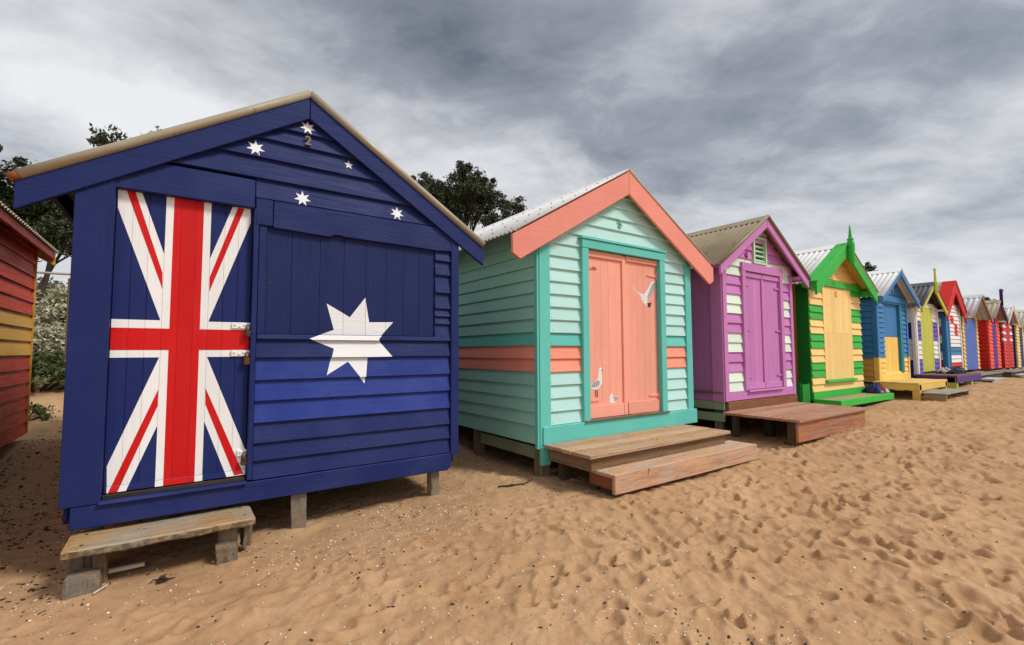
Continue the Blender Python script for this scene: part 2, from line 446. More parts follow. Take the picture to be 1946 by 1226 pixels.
def build_sand():
    c0 = math.pi / 2 - YAW
    dense = np.linspace(c0 - math.radians(62), c0 + math.radians(62), 780)
    rest = np.linspace(c0 + math.radians(62), c0 + math.radians(298), 70)[1:-1]
    th = np.concatenate([dense, rest]); nt_ = len(th)
    r = np.concatenate([np.linspace(.02, 1.25, 14)[:-1], np.geomspace(1.25, 45, 860), np.geomspace(45, 4000, 26)[1:]]); nr = len(r)
    T, R = np.meshgrid(th, r, indexing='ij')
    X = R * np.cos(T); Y = -3.9 + R * np.sin(T)
    Z = ground(X, Y); Z = np.where(R > 60, ground0(X, Y), Z)
    V = np.stack([X, Y, Z], -1).reshape(-1, 3)
    i = np.arange(nt_)[:, None]; j = np.arange(nr - 1)[None, :]; i2 = (i + 1) % nt_
    F = np.stack([i * nr + j, i * nr + j + 1, i2 * nr + j + 1, i2 * nr + j], -1).reshape(-1, 4)
    me = bpy.data.meshes.new('sand')
    me.vertices.add(len(V)); me.vertices.foreach_set('co', V.ravel())
    me.loops.add(F.size); me.loops.foreach_set('vertex_index', F.ravel().astype(np.int32))
    me.polygons.add(len(F)); me.polygons.foreach_set('loop_start', np.arange(0, F.size, 4, dtype=np.int32))
    me.polygons.foreach_set('loop_total', np.full(len(F), 4, dtype=np.int32))
    me.polygons.foreach_set('use_smooth', np.ones(len(F), dtype=bool))
    me.update(); me.validate()
    me.materials.append(sandmat())
    o = link('sand', me); o['kind'] = 'structure'
    if me.polygons[0].normal.z < 0: me.flip_normals()
build_sand()


# ------------------------------------------------------------------ beach huts
WOOD_GREY = (142, 118, 88)
GROUP = 'timber beach huts standing in a row on the sand'
class Hut:
    def __init__(s, label, x0, x1, zb, o, za, slope, hs, bv, depth=3.6, core=(90, 80, 70), sheet=.012):
        s.x0, s.x1, s.xc, s.zb, s.o, s.za, s.sl, s.hs, s.bv, s.dp = x0, x1, (x0 + x1) / 2, zb, o, za, slope, hs, bv, depth
        s.sheet = sheet; s.nails = []
        s.root = empty('beach_hut', (s.xc, 0, gz(s.xc, .3)), label, 'hut', GROUP)
        s.core = paint(core, 'h', chips=0)
        zr = lambda x: za - .03 - slope * abs(x - s.xc)
        poly = [(x0 + .035, zb), (x1 - .035, zb), (x1 - .035, zr(x1)), (s.xc, zr(s.xc)), (x0 + .035, zr(x0))]
        s.front = slab('front_wall', poly, -.05, -.05, s.core, s.root, back=-.085, bev=0, jig=0)
        s.backw = slab('back_wall', poly, -depth, -depth, s.core, s.root, back=-depth + .04, bev=0, jig=0)
        s.leftw = box('side_wall', (x0 + .002, .09, zb), (x0 + .034, depth - .045, zr(x0)), s.core, s.root, 0)
        s.rightw = box('side_wall', (x1 - .034, .09, zb), (x1 - .002, depth - .045, zr(x1)), s.core, s.root, 0)
        s.floor = box('floor', (x0 + .05, .1, zb + .01), (x1 - .05, depth - .06, zb + .05), timber((95, 75, 55), 'x'), s.root, 0)
    def top(s, x): return s.za - .035 - s.sl * abs(x - s.xc)
    def under_roof(s, poly):
        poly = clip(poly, s.sl, 1, s.za - .035 + s.sl * s.xc)
        return clip(poly, -s.sl, 1, s.za - .035 - s.sl * s.xc)
    def LEFT(s): return lambda a, d, z: (s.x0 - d, a, z)
    def RIGHT(s): return lambda a, d, z: (s.x1 + d, a, z)
    def row(s, a0, a1, z0, z1, mat, paints=(), dtop=.003, dbot=.031, bev=.003, lap=.012, name='weatherboard'):
        p = s.under_roof(rect(a0, a1, z0, z1 + lap))
        if len(p) < 3: return
        if max(q[1] for q in p) - min(q[1] for q in p) < .02: return
        slab(name, p, dtop, dbot, mat, s.front, bev=bev, paints=paints)
        z_ = z0 + .028
        for a in (a0 + .03, a1 - .03) if a1 - a0 < 1 else (a0 + .03, a0 + (a1 - a0) * .33, a0 + (a1 - a0) * .67, a1 - .03):
            if z_ < s.top(a) - .03: s.nails.append((a + random.uniform(-.01, .01), -dbot + (dbot - dtop) * .16 - .0005, z_))
    def side_rows(s, zs, colf, bev=.003, which='L', y0=.0, y1=None, ins=0.0):
        M0 = s.LEFT() if which == 'L' else s.RIGHT(); M = lambda a, d, z: M0(a, d - ins, z); par = s.leftw if which == 'L' else s.rightw
        y1 = s.dp if y1 is None else y1
        for i in range(len(zs) - 1):
            t = min(zs[i + 1] + .012, s.top(s.x0) + .0)
            if t - zs[i] < .02: continue
            slab('weatherboard', rect(y0, y1, zs[i], t), .004, .028, paint(colf(i), 'h'), par, M, back=.0, bev=bev)
    def side_planks(s, n, z0, col, y0=.0, which='L'):
        par = s.leftw; w = (s.dp - y0) / n
        for i in range(n):
            slab('plank', rect(y0 + i * w + .002, y0 + (i + 1) * w - .002, z0, s.top(s.x0)), .012, .012, paint(col, 'v'), par, s.LEFT(), back=.0, bev=.003)
    def corner(s, a0, a1, z0, z1, col, d=.04, name='corner_board', side=None):
        z1 = min(z1, 9); p = s.under_roof(rect(a0, a1, z0, z1))
        slab(name, p, d, d, paint(col, 'v'), s.root, back=-.03)
        if side: slab(name, rect(-.02, side, z0, s.top(s.x0)), .038, .038, paint(col, 'v'), s.root, s.LEFT(), back=.001)
    def barge(s, col, th=.032, cut=0.0, ends='v', bv=None):
        bv = bv or s.bv
        for q in (-1, 1):
            e = s.xc + q * s.hs; ze = s.za - s.sl * s.hs
            P = [(s.xc + q * .0015, s.za), (e, ze), (e, ze - bv + cut)]
            if cut: P.append((e - q * cut / s.sl * .6, ze - bv + cut * .40))
            P.append((s.xc + q * .0015, s.za - bv))
            slab('barge_board', P, s.o + th, s.o + th, paint(col, 'h'), s.root, back=s.o, bev=.004)
    def roof(s, mat, per=.076, amp=.009, hs=None, ridge=True, front=.045, ridgemat=None):
        hs = hs or s.hs - .05
        n = int((s.dp + .15 + s.o + front) / (per / 8)); y = np.linspace(-(s.o + front), s.dp + .15, n + 1)
        w = amp * np.sin(2 * math.pi * y / per)
        nz = 1 / math.hypot(1, s.sl); nx = s.sl * nz
        for q in (-1, 1):
            V = []
            for off in (0.0, -.004):
                for t in (0.0, 1.0):
                    x = s.xc + q * (t * hs); z = s.za + s.sheet - s.sl * t * hs
                    d = w + amp + off
                    V.append(np.stack([x + q * nx * d, y, z + nz * d], -1))
            V = np.stack(V)                                   # 0 top ridge, 1 top eave, 2 bottom ridge, 3 bottom eave
            if True: V[0, :, 0] = np.where(q > 0, np.maximum(V[0, :, 0], s.xc + .001), np.minimum(V[0, :, 0], s.xc - .001))
            m = n + 1; idx = lambda r, i: r * m + i; F = []
            for i in range(n):
                F += [(idx(0, i), idx(1, i), idx(1, i + 1), idx(0, i + 1)), (idx(2, i), idx(2, i + 1), idx(3, i + 1), idx(3, i)),
                      (idx(1, i), idx(3, i), idx(3, i + 1), idx(1, i + 1))]
            F += [(idx(0, 0), idx(2, 0), idx(3, 0), idx(1, 0)), (idx(0, n), idx(1, n), idx(3, n), idx(2, n))]
            V = V.reshape(-1, 3) - np.array(origin(s.root))
            me = bpy.data.meshes.new('roof_sheet'); me.from_pydata(V.tolist(), [], F); me.materials.append(mat)
            for p in me.polygons: p.use_smooth = True
            me.update(); o = link('roof_sheet', me, s.root)
            if q < 0: s.sheet_l = o
        if ridge:
            h = s.za + s.sheet + 2 * amp
            bm = bmesh.new(); prof = [(-.15, -.15 * s.sl + .004), (-.03, -.03 * s.sl + .012), (0, .012), (.03, -.03 * s.sl + .012), (.15, -.15 * s.sl + .004)]
            for yy in (-(s.o + front + .004), s.dp + .15):
                for off in (0, -.004):
                    for px_, pz_ in prof: bm.verts.new((s.xc + px_, yy, h + pz_ + off))
            bm.verts.ensure_lookup_table(); v = bm.verts
            for i in range(4):
                bm.faces.new((v[i], v[i + 1], v[10 + i + 1], v[10 + i])); bm.faces.new((v[5 + i], v[15 + i], v[15 + i + 1], v[5 + i + 1]))
                bm.faces.new((v[i], v[5 + i], v[5 + i + 1], v[i + 1])); bm.faces.new((v[10 + i], v[10 + i + 1], v[15 + i + 1], v[15 + i]))
            for i in (0, 4): bm.faces.new((v[i], v[10 + i], v[15 + i], v[5 + i]))
            from_bm('ridge_cap', bm, ridgemat or mat, s.root)
    def soffit(s, col):
        for q in (-1, 1):
            e = s.hs - .07
            P = [(s.xc + q * .002, s.za - .004), (s.xc + q * e, s.za - .004 - s.sl * e), (s.xc + q * e, s.za - .022 - s.sl * e), (s.xc + q * .002, s.za - .022)]
            slab('soffit_board', P, s.o - .002, s.o - .002, paint(col, 'h'), s.root, back=-.10, bev=0)
    def door(s, x0, x1, z0, z1, colf, n=6, d=.006, splits=(), paintsf=None, name='door', rails=None, railcol=None, bev=.002):
        """leaf of upright planks; colf(z) gives the colour of each stretch between splits"""
        dr = slab(name, rect(x0, x1, z0, z1), d - .016, d - .016, paint(colf(z0 + .01), 'v', chips=0), s.root, back=-.048, bev=0, jig=0)
        zs = [z0] + list(splits) + [z1]; w = (x1 - x0) / n
        for k in range(len(zs) - 1):
            for i in range(n):
                slab('plank', rect(x0 + i * w + .0006, x0 + (i + 1) * w - .0006, zs[k] + .001, zs[k + 1] - .001), d, d, paint(colf((zs[k] + zs[k + 1]) / 2), 'v'), dr,
                     back=d - .014, bev=bev, paints=paintsf or (), jig=.0008)
        for (ra, rb, rz0, rz1) in (rails or []):
            slab('rail', rect(ra, rb, rz0, rz1), d + .022, d + .022, paint(railcol or colf(z0 + .01), 'h'), dr, back=d, bev=.003)
        return dr
    def frame(s, x0, x1, z0, z1, w, col, d=.05, wt=None, sides=True, name='door_frame'):
        wt = wt or w
        if sides:
            for a in (x0, x1 - w): slab(name, rect(a, a + w, z0, z1 - wt - .001), d, d, paint(col, 'v'), s.root, back=-.045)
        slab(name, rect(x0 - .004, x1 + .004, z1 - wt, z1), d + .003, d + .003, paint(col, 'h'), s.root, back=-.045)
    def hinge(s, dr, x, z, q, col, L=.16, d=.03):
        """strap hinge reaching from x towards q"""
        bm = bmesh.new()
        P = [(x, z - .018), (x + q * L, z - .008), (x + q * L, z + .008), (x, z + .018)]
        f = [bm.verts.new((a, -d, b)) for a, b in P]; bk = [bm.verts.new((a, -d + .012, b)) for a, b in P]
        bm.faces.new(f); bm.faces.new(bk[::-1])
        for i in range(4): bm.faces.new((f[i], bk[i], bk[(i + 1) % 4], f[(i + 1) % 4]))
        tube_bm(bm, [(x, -d, z - .05), (x, -d, z + .05)], .008, 6)
        from_bm('hinge', bm, metal(col, .55, .3), dr)
    def stump(s, x, y, w=.09, ztop=None, mat=None, lean=0.0):
        g = gz(x, y) - .12; zt = ztop if ztop is not None else s.zb + .005
        rough_post('stump', (x - w / 2, y - w / 2, g), (x + w / 2, y + w / 2, zt), mat or timber(WOOD_GREY, 'z', .45, .95, .3), s.root)
    def nail_heads(s, col):
        bm = bmesh.new()
        for p in s.nails: bmesh.ops.create_cone(bm, cap_ends=True, segments=7, radius1=.0045, radius2=.004, depth=.003, matrix=Matrix.Translation(p) @ Matrix.Rotation(math.pi / 2, 4, 'X'))
        o = from_bm('nail_heads', bm, metal(col, .7, .5), s.root); o['kind'] = 'stuff'

RED, WHITE = (206, 20, 22), (238, 238, 236)
BLUE = (27, 40, 97)

# ---- blue hut with the flag ---------------------------------------------------------------
def blue_hut():
    h = Hut('navy blue beach hut painted with a flag and white stars', -.53, 2.12, .36, .030, 3.395, .625, 1.585, .178, core=(24, 30, 80))
    bl, bv_ = paint(BLUE, 'h', .4, .8), paint(BLUE, 'v', .25, .6)
    faded = paint((38, 58, 138), 'h', .45, .9)
    rd, wh = paint(RED, 'v', .10, .25), paint(WHITE, 'v', .05, .15)
    sw = paint((240, 242, 244), 'h', .04, 0)
    P = []
    P.append(([[(-.338, 2.459), (-.216, 2.462), (-.087, 2.069), (-.042, 2.018), (-.041, 1.612), (-.09, 1.617), (-.334, 2.336)],
               [(.303, 2.452), (.417, 2.459), (.42, 2.352), (.178, 1.616), (.13, 1.618), (.13, 1.961), (.175, 2.06)],
               [(-.088, 1.374), (-.033, 1.373), (-.042, .935), (-.087, .918), (-.232, .526), (-.323, .524), (-.329, .696)],
               [(.123, 1.372), (.178, 1.371), (.429, .703), (.433, .536), (.317, .535), (.179, .918), (.133, 1.035)],
               rect(-.0835, .175, .53, 2.458), rect(-.34, .43, 1.372, 1.617)], wh))
    P.append(([[(-.295, 2.459), (-.251, 2.461), (-.089, 1.934), (-.086, 1.826)], [(.337, 2.453), (.378, 2.451), (.178, 1.827), (.177, 1.928)],
               [(-.086, 1.162), (-.086, 1.053), (-.274, .525), (-.32, .523)], [(.176, 1.157), (.178, 1.047), (.363, .539), (.418, .543)],
               rect(-.040, .130, .532, 2.456), rect(-.34, .43, 1.42, 1.563)], rd))
    dr = h.door(-.342, .432, .528, 2.47, lambda z: BLUE, n=9, d=-.02, paintsf=P)
    dr['label'] = 'plank door painted with a red and white crossed flag on blue'
    # worn weather bar along the foot of the door
    slab('weather_bar', rect(-.338, .43, .533, .572), -.012, -.006, bv_, dr, back=-.02, bev=.002,
         paints=[([q for q in P[0][0]], wh), ([q for q in P[1][0]], rd)])
    big = [(1.266, 1.85), (1.301, 1.647), (1.509, 1.655), (1.376, 1.506), (1.495, 1.363), (1.292, 1.357), (1.268, 1.145), (1.133, 1.325), (.967, 1.222),
           (1.019, 1.429), (.834, 1.506), (1.019, 1.578), (.961, 1.785), (1.143, 1.683)]
    S = [(fan((1.161, 1.505), big), sw)]
    for cx, cz, R in ((.789, 3.158, .060), (.433, 2.907, .063), (.762, 2.588, .063), (1.527, 2.597, .062)):
        S[0][0].extend(star(cx, cz, R, R * .45, 7))
    S[0][0].extend(star(1.111, 2.935, .037, .016, 5))
    # weatherboards under the shutter
    zs = [.495, .625, .75, .895, 1.05, 1.20, 1.362, 1.495]
    cols = [bl, bl, bl, faded, faded, faded, bl]
    for i in range(7): h.row(.470, 2.045, zs[i], zs[i + 1], cols[i], S, bev=.004, dbot=.032)
    # short boards right of the shutter
    zr = [1.50, 1.65, 1.72, 1.79, 1.934, 2.096, 2.227, 2.32]
    for i in range(7): h.row(1.893, 2.045, zr[i], zr[i + 1], bl, bev=.003)
    # gable boards
    h.row(-.52, .4385, 2.455, 2.665, bl, S, dtop=.026, dbot=.034, lap=0, bev=.005)
    h.row(.4415, 2.10, 2.535, 2.685, bl, S, bev=.005)
    zg = [2.685, 2.842, 2.992, 3.10, 3.22, 3.34]
    for i in range(5): h.row(-.2, 1.8, zg[i], zg[i + 1], bl, S, bev=.005, dbot=.034)
    # header boards over the shutter
    h.row(.445, .560, 2.335, 2.532, bl, dtop=.034, dbot=.038, lap=0, bev=.006)
    hp = h.under_roof([(.563, 2.328), (.75, 2.322), (.955, 2.312), (.985, 2.318), (1.0, 2.338), (1.05, 2.340), (1.09, 2.326), (1.5, 2.326), (1.9, 2.318), (2.05, 2.325), (2.05, 2.530), (.563, 2.530)])
    slab('weatherboard', hp, .034, .039, bl, h.front, bev=.004)
    # shutter of wide upright planks
    sh = slab('shutter', rect(.527, 1.888, 1.537, 2.335), -.012, -.012, bv_, h.root, back=-.045, bev=0, jig=0)
    e = [.527, .70, .905, 1.09, 1.27, 1.44, 1.60, 1.74, 1.888]
    for i in range(8): slab('plank', rect(e[i] + .001, e[i + 1] - .001, 1.539, 2.335), .006, .006, paint((26, 38, 90), 'v', .14, .3), sh, back=-.010, bev=.001, paints=S, jig=.0004)
    slab('shutter_stop', rect(.4735, .525, 1.537, 2.335), .026, .026, bv_, h.root, back=-.03)
    slab('sill', rect(.4735, 2.047, 1.497, 1.535), .030, .035, bl, h.root, back=-.03, bev=.005, paints=S)
    slab('door_post', rect(.436, .4695, .50, 2.452), .034, .034, bv_, h.root, back=-.045, bev=.004)
    # corner boards, skirting, threshold
    h.corner(-.535, -.345, .487, 4, BLUE, d=.042)
    h.corner(2.048, 2.125, .478, 4, BLUE, d=.044)
    sk = [(-.485, .350), (2.02, .345), (2.052, .375), (2.056, .490), (-.485, .486)]
    slab('skirting_board', sk, .036, .040, bl, h.root, back=-.03, bev=.006)
    box('threshold', (-.342, -.012, .499), (.432, .03, .524), timber((60, 50, 42), 'x'), h.root, .003)
    slab('door_sill', rect(-.36, .44, .478, .500), .058, .066, bl, h.root, back=.0, bev=.007)
    h.side_rows([.40 + .15 * i for i in range(15)], lambda i: BLUE, y0=.03, ins=.031); h.side_rows([.40 + .15 * i for i in range(15)], lambda i: BLUE, which='R', y0=.03, ins=.031)
    h.barge(BLUE, th=.034)
    rf = metal((196, 186, 160), .42, .05)
    h.roof(rf, ridge=False, hs=1.50)
    # rolled metal capping on the verges
    for q in (-1, 1):
        e_ = 1.57 if q < 0 else 1.585
        pts = [(h.xc + q * t * e_, -.062, h.za + .022 - h.sl * t * e_) for t in (0.0, .35, .7, 1.0)]
        tube('verge_capping', pts, .029, metal((164, 154, 130), .38, .03), h.root, 14)
    t = tube('capping_end', [(h.xc - 1.55, -.062, h.za + .022 - h.sl * 1.55), (h.xc - 1.612, -.062, h.za + .018 - h.sl * 1.612)], .026, metal((140, 78, 46), .7, .5), h.root, 12)
    box('fascia', (h.xc - 1.47, -.05, 2.38), (h.xc - 1.44, 3.7, 2.50), paint((24, 30, 80), 'h'), h.root)
    # hasps and padlocks
    for z, L in ((1.594, .105), (1.396, .105), (.69, .05)):
        p = box('hasp', (.425 - L, .004, z - .022), (.436, .022, z + .022), wh, dr, .003)
        for k in range(3 if L > .08 else 1):
            bm = bmesh.new(); bmesh.ops.create_uvsphere(bm, u_segments=8, v_segments=5, radius=.008, matrix=Matrix.Translation((.425 - L + .02 + .03 * k, .003, z + .006 * (-1) ** k)))
            from_bm('bolt', bm, wh, p, True)
        bm = bmesh.new(); tube_bm(bm, [(.408, -.012, z - .03), (.408, -.012, z - .005), (.414, -.012, z + .004), (.426, -.012, z + .004), (.432, -.012, z - .005), (.432, -.012, z - .03)], .0042, 6)
        from_bm('shackle', bm, metal((96, 84, 70), .4, .5, metallic=.6), p, True)
        box('padlock', (.398, -.026, z - .082), (.442, -.002, z - .03), metal((66, 54, 44), .5, .5, metallic=.5), p, .005)
    text('house_number', '2', .098, .791, 3.044, .038, metal((132, 116, 84), .5, .2, metallic=.3), h.root, .012, .002)
    for x, y, ww in ((.80, .055, .10), (1.93, .06, .085), (-.40, .10, .09), (-.40, 1.8, .1), (.8, 1.8, .1), (1.95, 1.8, .1), (-.4, 3.4, .1), (.8, 3.4, .1), (1.95, 3.4, .1)): h.stump(x, y, ww)
    h.nail_heads((30, 34, 66))
    return h
blue_hut()

# ---- mint green and salmon hut -------------------------------------------------------------
MINT, TEAL, SALM, CORAL = (184, 226, 220), (101, 196, 184), (244, 166, 144), (243, 153, 128)
def teal_hut():
    h = Hut('mint green beach hut with salmon pink double doors and gulls painted on them', 3.08, 5.72, .45, .10, 3.56, .58, 1.725, .275, core=(80, 120, 110))
    z = [.625 + .139 * i for i in range(22)]
    colf = lambda i: CORAL if i in (4, 5) else TEAL if i == 6 else MINT
    for i in range(21):
        m = paint(colf(i), 'h', .12, .25)
        if z[i + 1] < 2.62:
            h.row(3.225, 3.690, z[i], z[i + 1], m, bev=.004); h.row(5.125, 5.62, z[i], z[i + 1], m, bev=.004)
        else: h.row(3.0, 5.8, z[i], z[i + 1], m, bev=.004)
    side = [.445, .632] + [.632 + .139 * i for i in range(1, 17)]
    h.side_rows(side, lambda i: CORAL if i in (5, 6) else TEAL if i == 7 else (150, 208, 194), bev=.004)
    h.corner(3.078, 3.222, .40, 4, TEAL, d=.042); h.corner(5.600, 5.722, .60, 4, TEAL, d=.042)
    slab('corner_board', rect(-.034, .012, .40, h.top(h.x0)), .03, .03, paint(TEAL, 'v'), h.root, h.LEFT(), back=.001)
    slab('skirting_board', rect(3.105, 5.765, .440, .622), .060, .062, paint(TEAL, 'h', .15, .4), h.root, back=-.03, bev=.005)
    h.frame(3.682, 5.140, .61, 2.665, .098, TEAL, d=.062)
    slab('drip_cap', rect(3.66, 5.165, 2.668, 2.692), .078, .082, paint(TEAL, 'h'), h.root, back=.0, bev=.004)
    wh, gy, bk = plain('gull_white', (236, 234, 230), .6, .08), plain('gull_grey', (168, 172, 176), .6, .2), plain('gull_black', (50, 46, 46), .6, .2)
    body = [[(3.82, .995), (3.846, 1.021), (3.93, 1.069), (3.962, 1.1), (3.975, .982), (3.928, .962), (3.863, .974)], [(3.962, 1.1), (3.972, 1.183), (3.991, 1.216), (4.025, 1.208), (4.016, 1.163), (4.03, 1.088), (4.021, 1.023), (3.975, .982)],
            [(4.137, .801), (4.138, .867), (4.161, .903), (4.194, .907), (4.207, .872), (4.232, .795)], [(4.207, .872), (4.276, .868), (4.261, .822), (4.232, .795)],
            [(4.565, 2.234), (4.588, 2.201), (4.647, 2.145), (4.729, 2.109), (4.738, 2.089), (4.677, 2.116), (4.602, 2.168)],
            [(4.723, 2.123), (4.785, 2.113), (4.852, 2.045), (4.86, 1.993), (4.9, 1.952), (4.843, 1.972), (4.781, 1.999), (4.737, 2.059)],
            [(4.785, 2.112), (4.866, 2.184), (4.933, 2.275), (5.015, 2.308), (5.02, 2.245), (4.944, 2.124), (4.846, 2.045)]]
    grey = [[(3.83, .994), (3.89, 1.047), (3.956, 1.072), (3.987, 1.052), (3.976, 1.015), (3.928, .99)], [(4.207, .869), (4.287, .86), (4.27, .831), (4.224, .805)],
            [(4.85, 2.075), (4.90, 2.165), (4.955, 2.26), (5.012, 2.285), (5.02, 2.245), (4.944, 2.124), (4.87, 2.065)]]
    blk = [[(3.767, .997), (3.82, 1.0), (3.82, .982), (3.767, .981)], [(3.907, .963), (3.917, .963), (3.926, .879), (3.915, .88)], [(3.935, .962), (3.946, .961), (3.952, .878), (3.941, .878)],
           [(4.019, 1.195), (4.043, 1.181), (4.019, 1.178)], [(4.844, 2.003), (4.931, 2.018), (4.913, 1.965), (4.89, 1.949), (4.859, 1.973)], [(4.748, 2.092), (4.757, 2.094), (4.755, 2.084)]]
    G = [(body, wh), (grey, gy), (blk, bk)]
    d1 = h.door(3.783, 4.395, .642, 2.560, lambda z: SALM, n=5, d=.0, bev=.0009, paintsf=G, rails=[(3.785, 4.375, 2.485, 2.558), (3.785, 4.370, .645, .785)])
    d2 = h.door(4.399, 5.036, .642, 2.560, lambda z: SALM, n=5, d=.0, bev=.0009, paintsf=G, rails=[(4.445, 5.034, 2.495, 2.558), (4.450, 5.034, .645, .790), (4.375, 4.435, .645, 2.545)])
    d1['label'] = 'salmon door leaf painted with a standing gull and a sitting gull'; d2['label'] = 'salmon door leaf painted with a flying gull'
    for zz in (2.36, .845): h.hinge(d1, 3.787, zz, 1, SALM, .18, .012); h.hinge(d2, 5.032, zz, -1, SALM, .18, .012)
    box('threshold', (3.69, -.085, .623), (5.16, .02, .641), timber((120, 95, 70), 'x'), h.root, .004)
    text('house_number', '3', .135, 4.34, 2.93, .036, paint((120, 190, 172), 'h'), h.root, .014, .003)
    h.barge((238, 148, 130), th=.036, cut=.09)
    rf = metal((240, 239, 236), .5, .02, .08); h.roof(rf, hs=1.66, amp=.010)
    bm = bmesh.new()
    for y in (.1, .75, 1.6, 2.4, 3.2):
        for k in range(9):
            t = .12 + 1.45 * k / 8; bmesh.ops.create_uvsphere(bm, u_segments=6, v_segments=4, radius=.011, matrix=Matrix.Translation((h.xc - t, y, h.za + .034 - h.sl * t)))
    o = from_bm('roof_screws', bm, metal((92, 66, 50), .6, .6), h.root, True); o['kind'] = 'stuff'
    old = timber((112, 96, 70), 'z')
    h.stump(3.150, .045, .125, .44, old); slab('stump_cladding', rect(3.082, 3.20, .235, .42), .060, .060, paint(TEAL, 'v', .2, 1.0), h.root, back=.02)
    for x, y in ((3.16, 1.3), (3.16, 3.2), (4.4, .08), (5.6, .08), (4.4, 1.8), (5.6, 1.8), (4.4, 3.3), (5.6, 3.3)): h.stump(x, y, .10)
    box('bearer', (3.13, .12, .27), (3.19, 1.22, .40), paint((140, 150, 120), 'h', .6, 1.0), h.root)
    h.nail_heads((112, 120, 104))
    return h
teal_hut()

# ---- purple hut ----------------------------------------------------------------------------
PURP, PMINT = (200, 128, 189), (222, 238, 222)
def purple_hut():
    h = Hut('orchid purple beach hut with mint striped boards and a louvred gable vent', 6.53, 8.65, .66, .15, 3.50, .645, 1.36, .15, core=(110, 50, 105))
    z = [.795 + .1455 * i for i in range(20)]
    def colf(i): return PMINT if i % 4 in (0, 1) else PURP
    for i in range(19):
        m = paint(colf(i) if i < 14 else PURP if i in (14, 15, 16) else PMINT, 'h', .12, .2)
        if z[i + 1] < 2.72: h.row(6.60, 7.05, z[i], z[i + 1], m); h.row(8.22, 8.58, z[i], z[i + 1], m)
        elif z[i + 1] < 3.25: h.row(6.5, 7.40, z[i], z[i + 1], m); h.row(7.82, 8.7, z[i], z[i + 1], m)
        else: h.row(6.5, 8.7, z[i], z[i + 1], m)
    h.side_planks(22, .80, PURP, y0=.16)
    h.corner(6.51, 6.605, .66, 4, PURP, d=.04, side=.16); h.corner(8.56, 8.645, .66, 4, PURP, d=.04)
    slab('skirting_board', rect(6.607, 8.558, .665, .80), .038, .04, paint(PURP, 'h'), h.root, back=-.03)
    slab('skirting_board', rect(.0, 3.6, .665, .775), .02, .022, paint(PURP, 'h'), h.root, h.LEFT(), back=.001)
    slab('ledge', rect(.0, 3.6, .778, .80), .05, .055, timber((130, 110, 90), 'y'), h.root, h.LEFT(), back=.001)
    h.frame(7.03, 8.29, .802, 2.76, .095, PURP, d=.056, wt=.13)
    slab('door_sill', rect(7.10, 8.20, .775, .80), .075, .08, paint(PURP, 'h'), h.root, back=.0)
    for a, b in ((7.127, 7.655), (7.66, 8.193)):
        dr = h.door(a, b, .803, 2.625, lambda z: PURP, n=4, d=.012, rails=[(a + .004, b - .004, 2.545, 2.62), (a + .004, b - .004, .806, .90)])
        q = 1 if a < 7.5 else -1; xx = a + .003 if q > 0 else b - .003
        for zz in (2.42, 1.72, 1.0): h.hinge(dr, xx, zz, q, PURP, .13, .03)
    slab('cover_strip', rect(7.63, 7.685, .90, 2.54), .034, .034, paint(PURP, 'v'), h.root, back=.012)
    # louvred vent
    v = slab('vent', rect(7.405, 7.815, 2.775, 3.22), -.02, -.02, paint((70, 90, 75), 'h', chips=0), h.root, back=-.048, bev=0, jig=0)
    for a, b, c, d in ((7.405, 7.445, 2.775, 3.22), (7.775, 7.815, 2.775, 3.22), (7.446, 7.774, 2.775, 2.81), (7.446, 7.774, 3.185, 3.22)):
        slab('vent_frame', rect(a, b, c, d), .05, .05, paint((196, 224, 196), 'h'), v, back=-.02)
    for k in range(5): slab('slat', rect(7.447, 7.773, 2.825 + .075 * k, 2.875 + .075 * k), -.012, .044, paint((190, 220, 190), 'h'), v, back=-.019, bev=.002)
    text('house_number', '4', .15, 7.20, 2.88, .036, paint((150, 62, 138), 'h'), h.root, .014, .004)
    h.barge(PURP, th=.034)
    h.roof(metal((158, 142, 112), .5, .12, .35), hs=1.40, amp=.011, front=.06, per=.09)
    for q in (-1, 1):
        pts = [(h.xc + q * t, -.195, h.za + .03 - h.sl * t) for t in (0, .7, 1.38)]
        tube('verge_capping', pts, .026, metal((140, 124, 96), .5, .1), h.root, 10)
    slab('outrigger', rect(8.62, 8.93, 2.61, 2.66), .15, .15, paint(PURP, 'h'), h.root, back=.0)
    slab('outrigger', rect(6.22, 6.53, 2.61, 2.66), .15, .15, paint(PURP, 'h'), h.root, back=.0)
    box('bearer', (6.56, -.045, .49), (8.67, .06, .655), timber((142, 92, 62), 'x', .12, .4), h.root)
    for k in range(2): slab('skirt_slat', rect(.0, 1.5, .54 - .17 * k, .665 - .17 * k - .005), .018, .018, paint((150, 172, 140), 'h', .3, .6), h.root, h.LEFT(), back=-.01)
    for x in (6.62, 7.6, 8.56):
        for y in (.15, 1.8, 3.3): h.stump(x, y, .1)
    h.nail_heads((110, 90, 100))
    return h
purple_hut()

